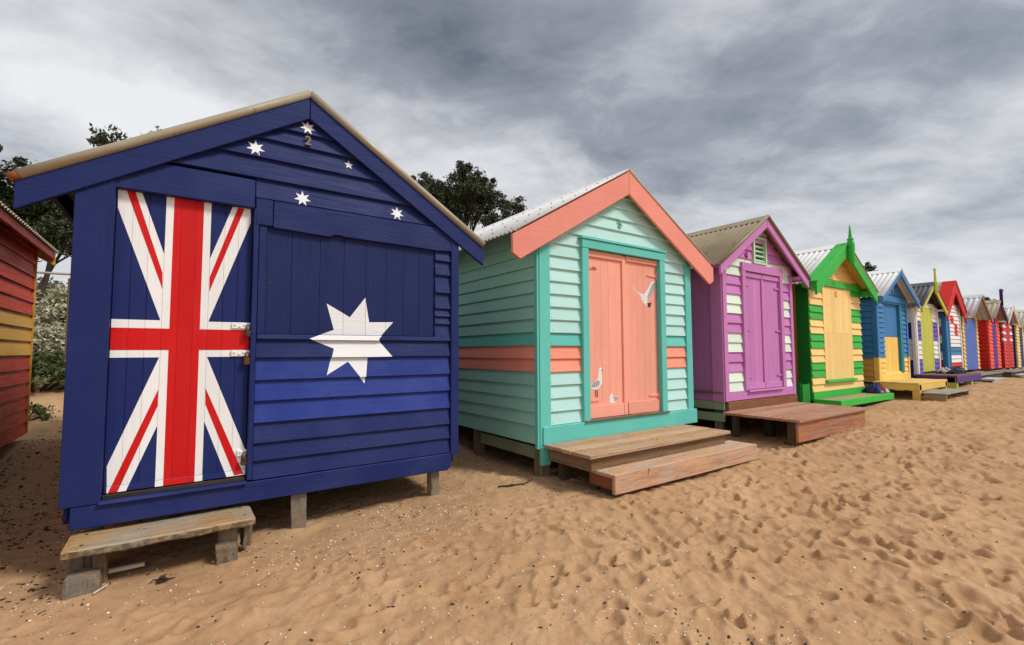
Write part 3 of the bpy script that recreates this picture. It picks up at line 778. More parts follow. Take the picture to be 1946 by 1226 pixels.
# ---- green and yellow hut ------------------------------------------------------------------
GRN, YEL = (60, 180, 70), (250, 212, 136)
def spike(h, pts, col, y):
    bm = bmesh.new()
    tube_bm(bm, [(h.xc, y, z) for z, r in pts], [r for z, r in pts], 8)
    return from_bm('finial', bm, paint(col, 'v'), h.root)
def green_hut():
    h = Hut('green and yellow striped beach hut with a spiked gable finial', 9.33, 11.66, .52, .22, 3.42, .60, 1.42, .20, core=(60, 110, 50))
    z = [.65 + .132 * i for i in range(22)]
    def colf(i): return YEL if i % 4 in (0, 1) else GRN
    for i in range(21):
        c = colf(i)
        if z[i] > 2.48: c = YEL
        if i == 14: c = GRN
        m = paint(c, 'h', .12, .2)
        if i < 1: h.row(9.33, 11.66, z[i], z[i + 1], m)
        elif z[i + 1] < 2.66: h.row(9.33, 9.86, z[i], z[i + 1], m); h.row(11.15, 11.66, z[i], z[i + 1], m)
        else: h.row(9.2, 11.8, z[i], z[i + 1], m)
    slab('corner_board', rect(-.01, .20, .50, h.top(h.x0)), .03, .03, paint((24, 120, 36), 'v'), h.root, h.LEFT(), back=.001)  # front green darkened on this side face, shade put into the paint
    h.side_planks(20, .52, (196, 142, 62), y0=.205)  # front yellow turned brownish: side wall shade put into the plank colour
    slab('skirting_board', rect(9.33, 11.67, .525, .648), .034, .036, paint(GRN, 'h'), h.root, back=-.03)
    slab('lintel', rect(9.55, 11.66, 2.61, 2.73), .056, .058, paint(GRN, 'h'), h.root, back=-.03)
    dr = h.door(9.86, 11.148, .848, 2.608, lambda z: YEL, n=11, d=.03, splits=(1.725,))
    slab('door_sill', rect(9.83, 11.20, .80, .845), .075, .08, paint(GRN, 'h'), h.root, back=-.03, bev=.006)
    box('letter_plate', (10.40, -.042, 2.44), (10.50, -.030, 2.55), paint((228, 180, 96), 'h'), dr)
    text('house_number', '5', .16, 10.28, 2.95, .036, paint((170, 160, 60), 'h'), h.root, .014, .003)
    h.barge(GRN, th=.036); h.soffit((226, 178, 104))
    h.roof(metal((240, 239, 236), .5, .02, .08), hs=1.40, amp=.012, per=.1)
    for q in (-1, 1):
        P = [(h.xc + q * .01, h.za + .05), (h.xc + q * 1.43, h.za + .05 - h.sl * 1.42), (h.xc + q * 1.43, h.za + .024 - h.sl * 1.42), (h.xc + q * .01, h.za + .024)]
        slab('verge_flashing', P, .275, .275, paint(GRN, 'h'), h.root, back=.06)
        slab('outrigger', rect(h.xc + q * 1.17 - (.0 if q > 0 else .24), h.xc + q * 1.17 + (.24 if q > 0 else 0), 2.52, 2.63), .22, .22, paint(GRN, 'h'), h.root, back=.0)
    spike(h, [(3.05, .045), (3.12, .065), (3.42, .07), (3.50, .05), (3.53, .06), (3.545, .035), (3.80, .008)], GRN, -.30)
    for x in (9.45, 10.5, 11.55):
        for y in (.15, 1.8, 3.3): h.stump(x, y, .1)
green_hut()

# ---- sky blue and yellow hut ---------------------------------------------------------------
SBL, YE2 = (62, 126, 182), (246, 204, 106)
def skyblue_hut():
    h = Hut('sky blue beach hut with a yellow lower half and pale metal roof', 12.53, 14.50, .68, .20, 3.23, .58, 1.21, .12, core=(50, 80, 110))
    z = [.79 + .1115 * i for i in range(26)]
    for i in range(25):
        m = paint(YE2 if z[i] < 1.20 else SBL, 'h', .12, .2)
        if i == 0: h.row(12.53, 14.5, z[i], z[i + 1], m, lap=0)
        elif z[i + 1] < 2.50: h.row(12.62, 12.98, z[i], z[i + 1], m); h.row(14.16, 14.42, z[i], z[i + 1], m)
        else: h.row(12.5, 14.6, z[i], z[i + 1], m)
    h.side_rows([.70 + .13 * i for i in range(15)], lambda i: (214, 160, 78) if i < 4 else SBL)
    for a, b in ((12.52, 12.615), (14.425, 14.51)):
        h.corner(a, b, .69, 1.235, YE2, d=.04); h.corner(a, b, 1.237, 4, SBL, d=.04)
    slab('corner_board', rect(-.035, .06, .69, 1.235), .03, .03, paint(YE2, 'v'), h.root, h.LEFT(), back=.001)
    slab('corner_board', rect(-.035, .06, 1.237, h.top(h.x0)), .03, .03, paint(SBL, 'v'), h.root, h.LEFT(), back=.001)
    slab('lintel', rect(12.62, 14.42, 2.50, 2.62), .05, .052, paint(SBL, 'h'), h.root, back=-.03)
    dr = h.door(12.98, 14.00, .86, 2.50, lambda z: YE2 if z < 1.7 else SBL, n=6, d=-.03, splits=(1.70,))
    slab('door_jamb', rect(14.0, 14.16, .87, 2.50), .03, .03, paint((40, 122, 150), 'v'), h.root, back=-.04)
    slab('kick_board', rect(12.62, 14.45, .69, .86), .05, .05, paint(YE2, 'h'), h.root, back=-.03)
    text('house_number', '6', .15, 13.62, 2.80, .036, paint((190, 190, 110), 'h'), h.root)
    h.barge(SBL, th=.034)
    h.roof(metal((238, 237, 234), .5, .02, .1), hs=1.19, amp=.012, per=.1)
    for x in (12.65, 14.4):
        for y in (.15, 1.8, 3.3): h.stump(x, y, .1)
skyblue_hut()

# ---- white and violet hut ------------------------------------------------------------------
LIM, VIO, WHT = (196, 196, 78), (98, 84, 176), (234, 230, 228)
def lime_hut():
    h = Hut('white and violet beach hut with a lime green door and dark grey roof', 15.12, 17.0, .74, .18, 3.12, .62, 1.08, .13, core=(120, 115, 120))
    z = [.80 + .122 * i for i in range(20)]
    for i in range(19):
        c = VIO if z[i] < 1.15 or 1.65 < z[i] + .06 < 2.16 else WHT
        if z[i + 1] < 2.63: h.row(15.22, 15.56, z[i], z[i + 1], paint(c, 'h')); h.row(16.56, 16.93, z[i], z[i + 1], paint(c, 'h'))
        else: h.row(15.1, 17.1, z[i], z[i + 1], paint(WHT if z[i] < 2.62 else (66, 36, 120), 'h'))
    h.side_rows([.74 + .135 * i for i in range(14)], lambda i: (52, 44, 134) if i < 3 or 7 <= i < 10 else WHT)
    h.corner(15.11, 15.215, .76, 4, WHT, d=.04, side=.05); h.corner(16.935, 17.01, .76, 4, WHT, d=.04)
    h.door(15.56, 16.56, .84, 2.58, lambda z: LIM, n=5, d=.02, splits=(1.72,))
    h.barge(LIM, th=.036)
    h.roof(metal((84, 82, 88), .5, .02, .3), hs=1.06, amp=.013, per=.1)
    spike(h, [(2.86, .03), (2.98, .05), (3.14, .05), (3.2, .03), (3.46, .02), (3.48, .035), (3.52, .02)], LIM, -.24)
    slab('outrigger', rect(16.95, 17.2, 2.45, 2.50), .18, .18, paint(WHT, 'h'), h.root, back=.0)
    for x in (15.25, 16.9):
        for y in (.15, 1.8, 3.3): h.stump(x, y, .1)
lime_hut()

# ---- red, white and blue hut ---------------------------------------------------------------
def cross_hut():
    B, R_ = (48, 122, 170), (214, 36, 34)
    h = Hut('beach hut striped red white and blue with a wide red gable', 17.72, 19.28, .88, .10, 3.36, .86, 1.02, .30, core=(70, 80, 100))
    z = [.92 + .113 * i for i in range(24)]
    pal = [R_, WHT, WHT, B, B, WHT, WHT, 0, 1, 1, 1, 2, 2, WHT, WHT]
    for i in range(23):
        c = pal[i] if i < len(pal) else (R_ if i % 4 in (0, 1) else WHT)
        if isinstance(c, int):
            if c == 0: h.row(18.12, 19.2, z[i], z[i + 1], paint(WHT, 'h'))
            else:
                a, b = ((18.62, 18.98) if c == 1 else (18.24, 18.60))
                h.row(18.12, a, z[i], z[i + 1], paint(WHT, 'h')); h.row(a, b, z[i], z[i + 1], paint(R_, 'h')); h.row(b, 19.2, z[i], z[i + 1], paint(WHT, 'h'))
        else: h.row(18.12 if z[i] < 2.45 else 17.7, 19.2 if z[i] < 2.45 else 19.3, z[i], z[i + 1], paint(c, 'h'))
    h.side_rows([.88 + .118 * i for i in range(14)], lambda i: [R_, R_, WHT, WHT, B, B, WHT, WHT][i % 8] if i < 8 else [R_, R_, WHT, WHT, B, B][(i - 8) % 6])
    h.corner(17.71, 17.86, .86, 4, B, d=.04, side=.06); h.corner(19.2, 19.29, .86, 4, WHT, d=.04)
    h.door(17.865, 18.10, .90, 2.42, lambda z: (36, 96, 140), n=2, d=.035)
    h.barge(R_, th=.034)
    h.roof(metal((186, 176, 152), .5, .06, .3), hs=.98, amp=.013, per=.12)
    for q in (-1, 1):
        P = [(h.xc + q * .01, h.za + .06), (h.xc + q * 1.02, h.za + .06 - h.sl * 1.02), (h.xc + q * 1.02, h.za + .034 - h.sl * 1.02), (h.xc + q * .01, h.za + .034)]
        slab('verge_flashing', P, .155, .155, paint(R_, 'h'), h.root, back=-.15)
cross_hut()

# ---- the far huts --------------------------------------------------------------------------
def far_hut(label, x0, x1, zb, za, sl, hs, bv, o, front, side, doorc, bargec, roofc, pitch=.125, dw=(.28, .72), gable=None, corner=None, leaves=2, depth=3.6):
    h = Hut(label, x0, x1, zb, o, za, sl, hs, bv, core=(90, 80, 80), depth=depth)
    z = [zb + .02 + pitch * i for i in range(24)]; w = x1 - x0; a, b = x0 + dw[0] * w, x0 + dw[1] * w; zt = zb + 1.62
    for i in range(23):
        c = front(i)
        if z[i + 1] < zt + .05: h.row(x0, a, z[i], z[i + 1], paint(c, 'h')); h.row(b, x1, z[i], z[i + 1], paint(c, 'h'))
        else: h.row(x0 - .02, x1 + .02, z[i], z[i + 1], paint(gable or c, 'h'))
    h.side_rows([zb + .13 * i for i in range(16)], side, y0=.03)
    if corner:
        h.corner(x0 - .01, x0 + .08, zb, 4, corner, side=.04); h.corner(x1 - .08, x1 + .01, zb, 4, corner)
    m = (a + b) / 2
    if leaves == 2:
        for p, q in ((a, m - .002), (m + .002, b)): h.door(p, q, zb + .02, zt, lambda z: doorc, n=3, d=.02)
    else: h.door(a, b, zb + .02, zt, lambda z: doorc, n=4, d=.02)
    h.barge(bargec, th=.034); h.roof(metal(roofc, .5, .05, .25), hs=hs - .02, amp=.014, per=.13)
    for x in (x0 + .1, x1 - .1):
        for y in (.15, 3.3): h.stump(x, y, .1)
    return h
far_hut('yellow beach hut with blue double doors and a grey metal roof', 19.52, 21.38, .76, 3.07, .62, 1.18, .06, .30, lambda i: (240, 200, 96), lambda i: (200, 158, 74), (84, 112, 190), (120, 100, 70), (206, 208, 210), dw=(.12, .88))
h = far_hut('bright red beach hut with a purple door and scrolled purple gable', 22.86, 24.5, .72, 3.10, .64, 1.06, .12, .20, lambda i: (240, 84, 54), lambda i: (206, 36, 30), (82, 46, 138), (60, 24, 96), (192, 178, 148), dw=(.32, .68), leaves=1)  # front boards more orange than the red sides: light put into their paint
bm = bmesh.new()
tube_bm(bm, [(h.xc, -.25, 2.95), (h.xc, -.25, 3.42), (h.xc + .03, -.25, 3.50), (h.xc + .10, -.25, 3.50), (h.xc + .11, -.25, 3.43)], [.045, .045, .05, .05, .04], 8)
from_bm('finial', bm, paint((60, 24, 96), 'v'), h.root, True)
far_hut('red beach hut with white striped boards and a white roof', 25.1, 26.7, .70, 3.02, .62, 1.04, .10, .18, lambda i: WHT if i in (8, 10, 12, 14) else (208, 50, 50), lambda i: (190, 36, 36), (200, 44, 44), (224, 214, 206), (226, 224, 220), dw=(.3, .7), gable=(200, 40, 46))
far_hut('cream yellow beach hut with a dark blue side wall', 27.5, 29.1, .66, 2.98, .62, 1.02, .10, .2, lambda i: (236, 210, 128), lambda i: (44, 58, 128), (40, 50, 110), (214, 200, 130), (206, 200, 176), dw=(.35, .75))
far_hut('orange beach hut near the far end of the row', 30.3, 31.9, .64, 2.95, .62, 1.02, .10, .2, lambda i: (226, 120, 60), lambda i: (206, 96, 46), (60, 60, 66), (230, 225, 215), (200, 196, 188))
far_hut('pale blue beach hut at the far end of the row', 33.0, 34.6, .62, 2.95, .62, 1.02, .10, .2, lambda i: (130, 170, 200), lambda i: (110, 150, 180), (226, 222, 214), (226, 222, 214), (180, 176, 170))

# ---- red hut at the left edge --------------------------------------------------------------
def red_hut():
    R_, Y_ = (190, 56, 22), (208, 158, 60)
    h = Hut('red beach hut with a yellow band at the left edge', -4.0, -1.4, .50, .08, 3.50, .60, 1.62, .2, depth=3.85, core=(110, 40, 26))
    zs = [.48, .62, .77, .92, 1.07, 1.22, 1.38, 1.54, 1.69, 1.84, 1.99, 2.14, 2.29, 2.44, 2.59, 2.75]
    h.side_rows(zs, lambda i: Y_ if 6 <= i < 9 else R_, which='R', bev=.005)
    for i in range(20): h.row(-4.0, -1.4, .5 + .15 * i, .65 + .15 * i, paint(Y_ if 6 <= i < 9 else R_, 'h'))
    slab('corner_board', rect(3.852, 3.885, .48, 2.70), .032, .032, paint(Y_, 'v'), h.root, h.RIGHT(), back=-.08)
    h.barge(Y_); h.roof(metal((200, 188, 160), .5, .1, .3), hs=1.49, amp=.011, per=.08)
    # rafter tails and back barge
    for y in (.5, 1.5, 2.5, 3.5):
        P = [(h.xc + 1.28, h.za - .02 - h.sl * 1.28), (h.xc + 1.44, h.za - .02 - h.sl * 1.44), (h.xc + 1.44, h.za - .09 - h.sl * 1.44), (h.xc + 1.28, h.za - .12 - h.sl * 1.28)]
        slab('rafter_tail', P, -y, -y, paint((120, 44, 28), 'h'), h.root, back=-y - .045)
    for q in (-1, 1):
        P = [(h.xc + q * .002, h.za), (h.xc + q * 1.47, h.za - h.sl * 1.47), (h.xc + q * 1.47, h.za - .16 - h.sl * 1.47), (h.xc + q * .002, h.za - .16)]
        slab('barge_board', P, -3.935, -3.935, paint(Y_, 'h'), h.root, back=-3.97)
    box('fascia', (h.xc + 1.44, -.04, 2.53), (h.xc + 1.47, 3.93, 2.61), paint((150, 46, 28), 'h'), h.root)
    for x in (-3.9, -2.7, -1.5):
        for y in (.2, 1.9, 3.6): h.stump(x, y, .1)
red_hut()


# ------------------------------------------------------------------ steps and decks
def rough_plank(name, a, b, mat, parent, n=28, amp=.008, seed=1):
    """weathered plank along x with worn, wandering edges"""
    rr = random.Random(seed); bm = bmesh.new(); rings = []
    ph = [rr.uniform(0, 6.28) for _ in range(8)]
    for i in range(n + 1):
        t = i / n; x = a[0] + t * (b[0] - a[0])
        wob = lambda k, f: amp * (math.sin(f * 6.28 * t + ph[k]) * .6 + rr.uniform(-.5, .5))
        y0 = a[1] + wob(0, 2.3); y1 = b[1] + wob(1, 1.7) * .6; z0 = a[2] + wob(2, 3.1) * .7; z1 = b[2] + wob(3, 1.2) * .35
        c = .010
        e = .014 * (1 if i in (0, n) else 0)
        prof = [(y0 + c + e, z1 - e * .4), (y0 + e, z1 - c - e * .4), (y0 + e, z0 + c), (y0 + c + e, z0), (y1 - c - e, z0), (y1 - e, z0 + c), (y1 - e, z1 - c), (y1 - c - e, z1 - e * .4)]
        rings.append([bm.verts.new((x, p, q)) for p, q in prof])
    for i in range(n):
        for k in range(8): bm.faces.new((rings[i][k], rings[i][(k + 1) % 8], rings[i + 1][(k + 1) % 8], rings[i + 1][k]))
    bm.faces.new(rings[0][::-1]); bm.faces.new(rings[-1])
    return from_bm(name, bm, mat, parent)

OLD = timber((182, 148, 102), 'x', .45, .9, .75); OLDZ = timber((136, 112, 82), 'z', .5, .95, .3)
def nails(par, pts, r=.009):
    bm = bmesh.new()
    for p in pts: bmesh.ops.create_cone(bm, cap_ends=True, segments=8, radius1=r, radius2=r * .8, depth=.006, matrix=Matrix.Translation(p))
    o = from_bm('nail_heads', bm, metal((40, 28, 22), .7, .4), par); o['kind'] = 'stuff'

s = empty('doorstep', (0, -.14, gz(0, -.14)), 'weathered single plank step under the flag painted door', 'step')
rough_plank('tread', (-.478, -.318, .268), (.464, .030, .318), OLD, s, amp=.007)
nails(s, [(-.40, -.25, .318), (.41, -.22, .318), (-.40, -.05, .318), (.40, -.04, .318)], .011)
for nm, a, b in (('block', (-.462, -.31, gz(-.4, -.27) - .06), (-.31, -.17, .165)), ('block', (.262, -.325, gz(.3, -.27) - .05), (.372, -.235, .175)),
                 ('post', (-.468, -.16, gz(-.4, 0) - .05), (-.395, -.08, .266)), ('post', (-.34, -.19, gz(-.3, -.1) - .05), (-.285, -.13, .256)),
                 ('post', (.275, -.23, gz(.3, -.1) - .05), (.375, -.15, .266)), ('post', (.40, -.20, gz(.4, -.1) + .05), (.452, -.12, .266))):
    rough_post(nm, a, b, OLDZ, s, .008)
box('brace', (-.36, .0, .20), (.30, .03, .265), timber((120, 98, 74), 'x'), s)

def deck(label, x0, x1, y0, y1, ztop, n, col, cat='deck', th=.035, fascia=None, fcol=None, inset=.03, gap=.006, legs=None, along='x', grey=.3, painted=False, name='deck', left=True):
    g = gz((x0 + x1) / 2, (y0 + y1) / 2)
    r = empty(name, ((x0 + x1) / 2, (y0 + y1) / 2, g), label, cat)
    mk = (lambda c, d: paint(c, 'h', .3, .9)) if painted else (lambda c, d: timber(c, d, grey))
    if along == 'x':
        w = (y1 - y0) / n
        for i in range(n):
            box('plank', (x0 + random.uniform(-.006, .006), y0 + i * w + gap / 2, ztop - th + random.uniform(-.002, .002)), (x1 + random.uniform(-.006, .006), y0 + (i + 1) * w - gap / 2, ztop + random.uniform(-.002, .002)), mk(col, 'x'), r, .004)
    else:
        w = (x1 - x0) / n
        for i in range(n):
            box('plank', (x0 + i * w + gap / 2, y0, ztop - th + random.uniform(-.002, .002)), (x0 + (i + 1) * w - gap / 2, y1, ztop + random.uniform(-.002, .002)), mk(col, 'y'), r, .004)
    if fascia:
        zf = ztop - th - .002; m = (lambda d: paint(fcol, 'h', .2, .5)) if painted else (lambda d: timber(fcol or col, d, grey * .6))
        hts = fascia if isinstance(fascia, (list, tuple)) else [fascia]
        for f in hts:
            box('fascia', (x0 + inset, y0 + inset, zf - f), (x1 - inset, y0 + inset + .035, zf), m('x'), r, .004); zf -= f + .002
        zf = ztop - th - .002
        if left: box('joist', (x0 + inset, y0 + inset + .037, zf - hts[0]), (x0 + inset + .045, y1 - .03, zf), m('y'), r, .004)
        box('joist', (x1 - inset - .045, y0 + inset + .037, zf - hts[0]), (x1 - inset, y1 - .03, zf), m('y'), r, .004)
    for lx, ly, lw, lc in (legs or []):
        box('leg', (lx - lw / 2, ly - lw / 2, gz(lx, ly) - .08), (lx + lw / 2, ly + lw / 2, ztop - th - .004), paint(lc, 'v', .2, .4) if painted else timber(lc, 'z'), r, .004)
    return r

# mint hut: upper deck and lower step
dk = (92, 72, 52)
d_ = deck('weathered brown timber deck in front of the mint green hut', 3.10, 5.40, -.745, -.066, .452, 5, (190, 152, 112), fascia=.125, fcol=(130, 100, 70), inset=.05,
          legs=[(3.3, -.6, .09, dk), (5.2, -.6, .09, dk), (4.3, -.6, .09, dk), (3.3, -.15, .09, dk), (5.2, -.15, .09, dk)])
nails(d_, [(x, -.745 + .136 * (k + .5) + e, .4525) for x in (3.2, 4.25, 5.30) for k in range(5) for e in (-.03, .03)], .006)
st = empty('timber_step', (4.43, -.76, gz(4.4, -.78)), 'low pinkish brown timber step lying before the mint green hut deck', 'step')
for k in range(2): box('plank', (3.20 + .004 * k, -.895 + .150 * k, .268), (5.60 - .006 * k, -.749 + .150 * k, .302), timber((206, 164, 128), 'x', .35), st, .005)
box('fascia', (3.20, -.938, .130), (5.61, -.898, .304), timber((214, 164, 126), 'x', .25), st, .005)
box('frame_side', (3.215, -.894, .16), (3.255, -.60, .266), timber((150, 84, 54), 'y', .1), st, .004)
box('frame_side', (5.55, -.894, .16), (5.59, -.60, .266), timber((150, 84, 54), 'y', .1), st, .004)
box('back_rail', (3.257, -.64, .16), (5.548, -.60, .264), timber((140, 90, 60), 'x', .1), st, .004)
for x in (3.33, 4.4, 5.5): box('block', (x - .06, -.86, gz(x, -.8) - .08), (x + .06, -.68, .159), timber((96, 74, 54), 'z'), st, .006)
nails(st, [(x, -.80 + .10 * k, .3025) for x in (3.28, 4.4, 5.50) for k in range(2)], .006)

# purple hut deck
d_ = deck('reddish brown timber deck in front of the purple hut', 6.38, 8.62, -1.08, -.05, .528, 7, (184, 130, 98), fascia=[.125, .125], fcol=(172, 112, 78), inset=.04, grey=.25, left=False,
          legs=[(6.50, -.94, .10, dk), (8.48, -.94, .10, dk), (6.9, -.45, .11, (60, 50, 40)), (8.3, -.45, .1, dk), (6.6, -.12, .08, dk)])
nails(d_, [(x, -1.08 + .147 * (k + .5) + e, .5285) for x in (6.5, 7.6, 8.5) for k in range(7) for e in (-.03, .03)], .006)
# green hut deck
g_ = deck('bright green edged deck with worn boards before the green striped hut', 9.30, 11.78, -.43, -.045, .535, 3, (150, 150, 86), fascia=.0, grey=.3, inset=0)
box('edge_board', (9.27, -.475, .425), (11.81, -.434, .540), paint((58, 182, 66), 'h', .15, .4), g_, .006)
box('edge_board', (9.255, -.43, .44), (9.297, -.045, .540), paint((58, 182, 66), 'h', .15, .4), g_, .006)
box('edge_board', (11.783, -.43, .44), (11.825, -.045, .540), paint((58, 182, 66), 'h', .15, .4), g_, .006)
for x in (9.5, 10.6, 11.7): box('leg', (x - .05, -.36, gz(x, -.3) - .08), (x + .05, -.26, .498), timber(dk, 'z'), g_)
# yellow deck
YD = (240, 200, 104)
deck('yellow painted deck on legs before the sky blue hut', 12.05, 13.97, -.82, -.04, .745, 7, (226, 188, 100), fascia=.115, fcol=YD, inset=.0, painted=True, along='x',
     legs=[(12.12, -.76, .12, (214, 172, 88)), (13.88, -.76, .12, (214, 172, 88)), (12.2, -.15, .1, (190, 150, 80)), (13.8, -.15, .1, (190, 150, 80))])
r = empty('ramp_board', (12.7, -1.05, gz(12.7, -1.0)), 'low grey pallet step with flaked blue paint beside the yellow deck', 'step')
for k in range(6): box('slat', (12.10 + .30 * k, -1.22, .535), (12.38 + .30 * k, -.83, .56), paint((150, 158, 150), 'h', .7, 1.0) if k % 2 == 0 else timber((150, 132, 106), 'y', .5), r)
for x in (12.15, 13.75): box('runner', (x - .03, -1.2, gz(x, -1.0) - .05), (x + .03, -.86, .533), timber((170, 132, 80), 'y'), r)
# violet deck with lime legs
deck('violet edged deck on lime green legs before the white and violet hut', 14.78, 17.05, -.82, -.04, .800, 6, (110, 78, 70), fascia=.13, fcol=(84, 58, 140), inset=.0, painted=True,
     legs=[(14.86, -.72, .16, (178, 176, 74)), (16.2, -.72, .16, (178, 176, 74)), (16.9, -.2, .12, (178, 176, 74))])
# far grey decks, each with a pale step
for i, (a, b, w) in enumerate(((17.6, 20.9, 'red white and blue'), (22.2, 24.6, 'bright red'), (25.0, 27.0, 'white roofed red'), (27.6, 29.6, 'cream yellow'))):
    deck('grey weathered deck before the %s hut' % w, a, b, -.62, -.04, .715 - .03 * i, 5, (140, 130, 118), fascia=.14, fcol=(84, 74, 80), grey=.5, legs=[(a + .2, -.4, .1, dk), (b - .2, -.4, .1, dk)])
    q = empty('low_step', (a + .5, -.8, gz(a + .5, -.8)), 'pale low step at the grey deck of the %s hut' % w, 'step')
    box('tread', (a + .1, -.95, .585 - .03 * i), (a + 1.1, -.66, .625 - .03 * i), timber((206, 200, 190), 'x', .5), q)
    box('riser', (a + .1, -.93, gz(a + .5, -.9) - .05), (a + 1.1, -.89, .583 - .03 * i), timber((200, 196, 190), 'x', .5), q)

# green storage box beside the green hut
t = empty('storage_box', (9.12, .12, gz(9.1, .1)), 'open green box tucked between the purple and green huts', 'box')
for a, b in (((8.97, .0, .36), (9.26, .02, .80)), ((8.97, .26, .36), (9.26, .28, .84)), ((8.95, .021, .36), (8.97, .26, .82)), ((9.26, .021, .36), (9.28, .26, .82)), ((8.97, .022, .36), (9.26, .258, .40))):
    box('panel', a, b, paint((30, 140, 50), 'v'), t)

# ------------------------------------------------------------------ bundles of clothes
def clothes(label, cx, cy, z, sx, cols, seed):
    rr = random.Random(seed)
    r = empty('clothes_pile', (cx, cy, z), label, 'clothes')
    for k, c in enumerate(cols):
        bm = bmesh.new(); bmesh.ops.create_uvsphere(bm, u_segments=22, v_segments=14, radius=1.0)
        ox, oy = cx + rr.uniform(-.5, .5) * sx, cy + rr.uniform(-.4, .4) * .2; a, b, hh = rr.uniform(.45, .75) * sx, rr.uniform(.10, .16), rr.uniform(.07, .14)
        ph = [rr.uniform(0, 6.28) for _ in range(6)]
        for v in bm.verts:
            u = v.co.copy(); th = math.atan2(u.y, u.x)
            f = 1 + .22 * math.sin(5 * th + ph[0]) * (1 - abs(u.z)) + .16 * math.sin(9 * u.x + ph[1]) + .14 * math.sin(11 * u.y + 6 * u.x + ph[2])
            zz = max(u.z, -.12) + .12
            v.co = (ox + u.x * a * f, oy + u.y * b * f, z + zz * hh * (1 + .35 * math.sin(10 * u.x + ph[3]) + .25 * math.sin(13 * u.y + ph[4])) + .003)
        from_bm('garment', bm, plain('cloth_%d_%d_%d' % c, c, .9, .4, 14.0), r, True)
clothes('heap of navy and blue clothes left on the green deck', 11.62, -.24, .54, .30, [(40, 62, 130), (24, 30, 58), (30, 40, 80), (200, 196, 200), (150, 40, 50)], 3)
clothes('heap of dark clothes left on the violet deck', 16.1, -.42, .802, .42, [(24, 34, 70), (20, 24, 40), (220, 216, 214), (36, 52, 100), (170, 40, 70)], 8)

# ------------------------------------------------------------------ trees, shrubs, dune
def leaves_mesh(name, centers, sizes, per, leaf, mat, parent, seed, aspect=.45, flat=.3):
    r_ = np.random.default_rng(seed); C = np.asarray(centers, float); S = np.asarray(sizes, float)
    n = len(C) * per
    c = np.repeat(C, per, 0); s_ = np.repeat(S, per)
    d = r_.standard_normal((n, 3)); d /= np.linalg.norm(d, axis=1)[:, None]
    rad = s_ * r_.random(n) ** (1 / 2.2)
    p = c + d * rad[:, None] * np.array([1, 1, .8])
    a = r_.standard_normal((n, 3)); a[:, 2] += flat; a /= np.linalg.norm(a, axis=1)[:, None]
    b = np.cross(a, r_.standard_normal((n, 3))); b /= np.linalg.norm(b, axis=1)[:, None]
    L = (leaf * r_.uniform(.6, 1.35, n))[:, None]; a = a * L; b = b * L * aspect
    V = np.stack([p - a, p + b, p + a, p - b], 1).reshape(-1, 3) - np.array(origin(parent))
    F = np.arange(n * 4, dtype=np.int32)
    me = bpy.data.meshes.new(name); me.vertices.add(n * 4); me.vertices.foreach_set('co', V.ravel())
    me.loops.add(n * 4); me.loops.foreach_set('vertex_index', F)
    me.polygons.add(n); me.polygons.foreach_set('loop_start', F[::4].copy()); me.polygons.foreach_set('loop_total', np.full(n, 4, dtype=np.int32))
    me.update(); me.materials.append(mat)
    return link(name, me, parent)
BARK = plain('bark', (70, 60, 52), .9, .5, 12)
LEAF_D = leafmat('leaf_dark', (.024, .034, .016), (.085, .10, .048))
LEAF_O = leafmat('leaf_olive', (.03, .036, .018), (.10, .10, .058))
LEAF_P = leafmat('leaf_pale', (.32, .32, .20), (.58, .57, .40))
LEAF_G = leafmat('leaf_green', (.035, .055, .018), (.12, .15, .05))
def tree(label, x, y, stems, blobs, leaf, per, mat, seed, height, twig=True, spread=1.0):
    """blobs: (dx, dy, z, radius) masses of the crown; limbs run from the stem foot into each of them"""
    rr = random.Random(seed); z0 = gz(x, y)
    t = empty('tree', (x, y, z0 - .1), label, 'tree', 'dark coastal trees behind the huts')
    bm = bmesh.new(); cen, siz = [], []
    for (dx, dy, z, R) in blobs:
        tip = Vector((x + dx, y + dy, z))
        sx = x + rr.uniform(-.25, .25) * stems; base = Vector((sx, y + rr.uniform(-.2, .2), z0 - .1))
        mid = base.lerp(tip, .5) + Vector((rr.uniform(-.2, .2), rr.uniform(-.2, .2), .25))
        r0 = .05 + .035 * R
        tube_bm(bm, [base, base.lerp(mid, .5) + Vector((rr.uniform(-.1, .1), rr.uniform(-.1, .1), 0)), mid, mid.lerp(tip, .6), tip], [r0, r0 * .85, r0 * .62, r0 * .42, r0 * .2], 6)
        k = max(9, int(44 * R * R))
        for _ in range(k):
            d = Vector((rr.gauss(0, 1), rr.gauss(0, 1), rr.gauss(0, .8))).normalized(); q = tip + d * R * rr.uniform(.35, 1.0) * spread
            q.z = max(q.z, tip.z - R * .75)
            a = tip.lerp(q, .15) - Vector((0, 0, R * .35))
            tube_bm(bm, [mid.lerp(tip, rr.uniform(.45, .95)), a.lerp(q, .5) + Vector((rr.uniform(-.06, .06), 0, 0)), q], [r0 * .32, r0 * .2, .006], 5)
            cen.append(q); siz.append(rr.uniform(.18, .36) * (.7 + .3 * R))
            if rr.random() < .55: cen.append(q + Vector((rr.uniform(-.25, .25), rr.uniform(-.2, .2), rr.uniform(.0, .3)))); siz.append(rr.uniform(.10, .2))
    from_bm('trunk', bm, BARK, t, True)
    leaves_mesh('crown', cen, siz, per, leaf, mat, t, seed)
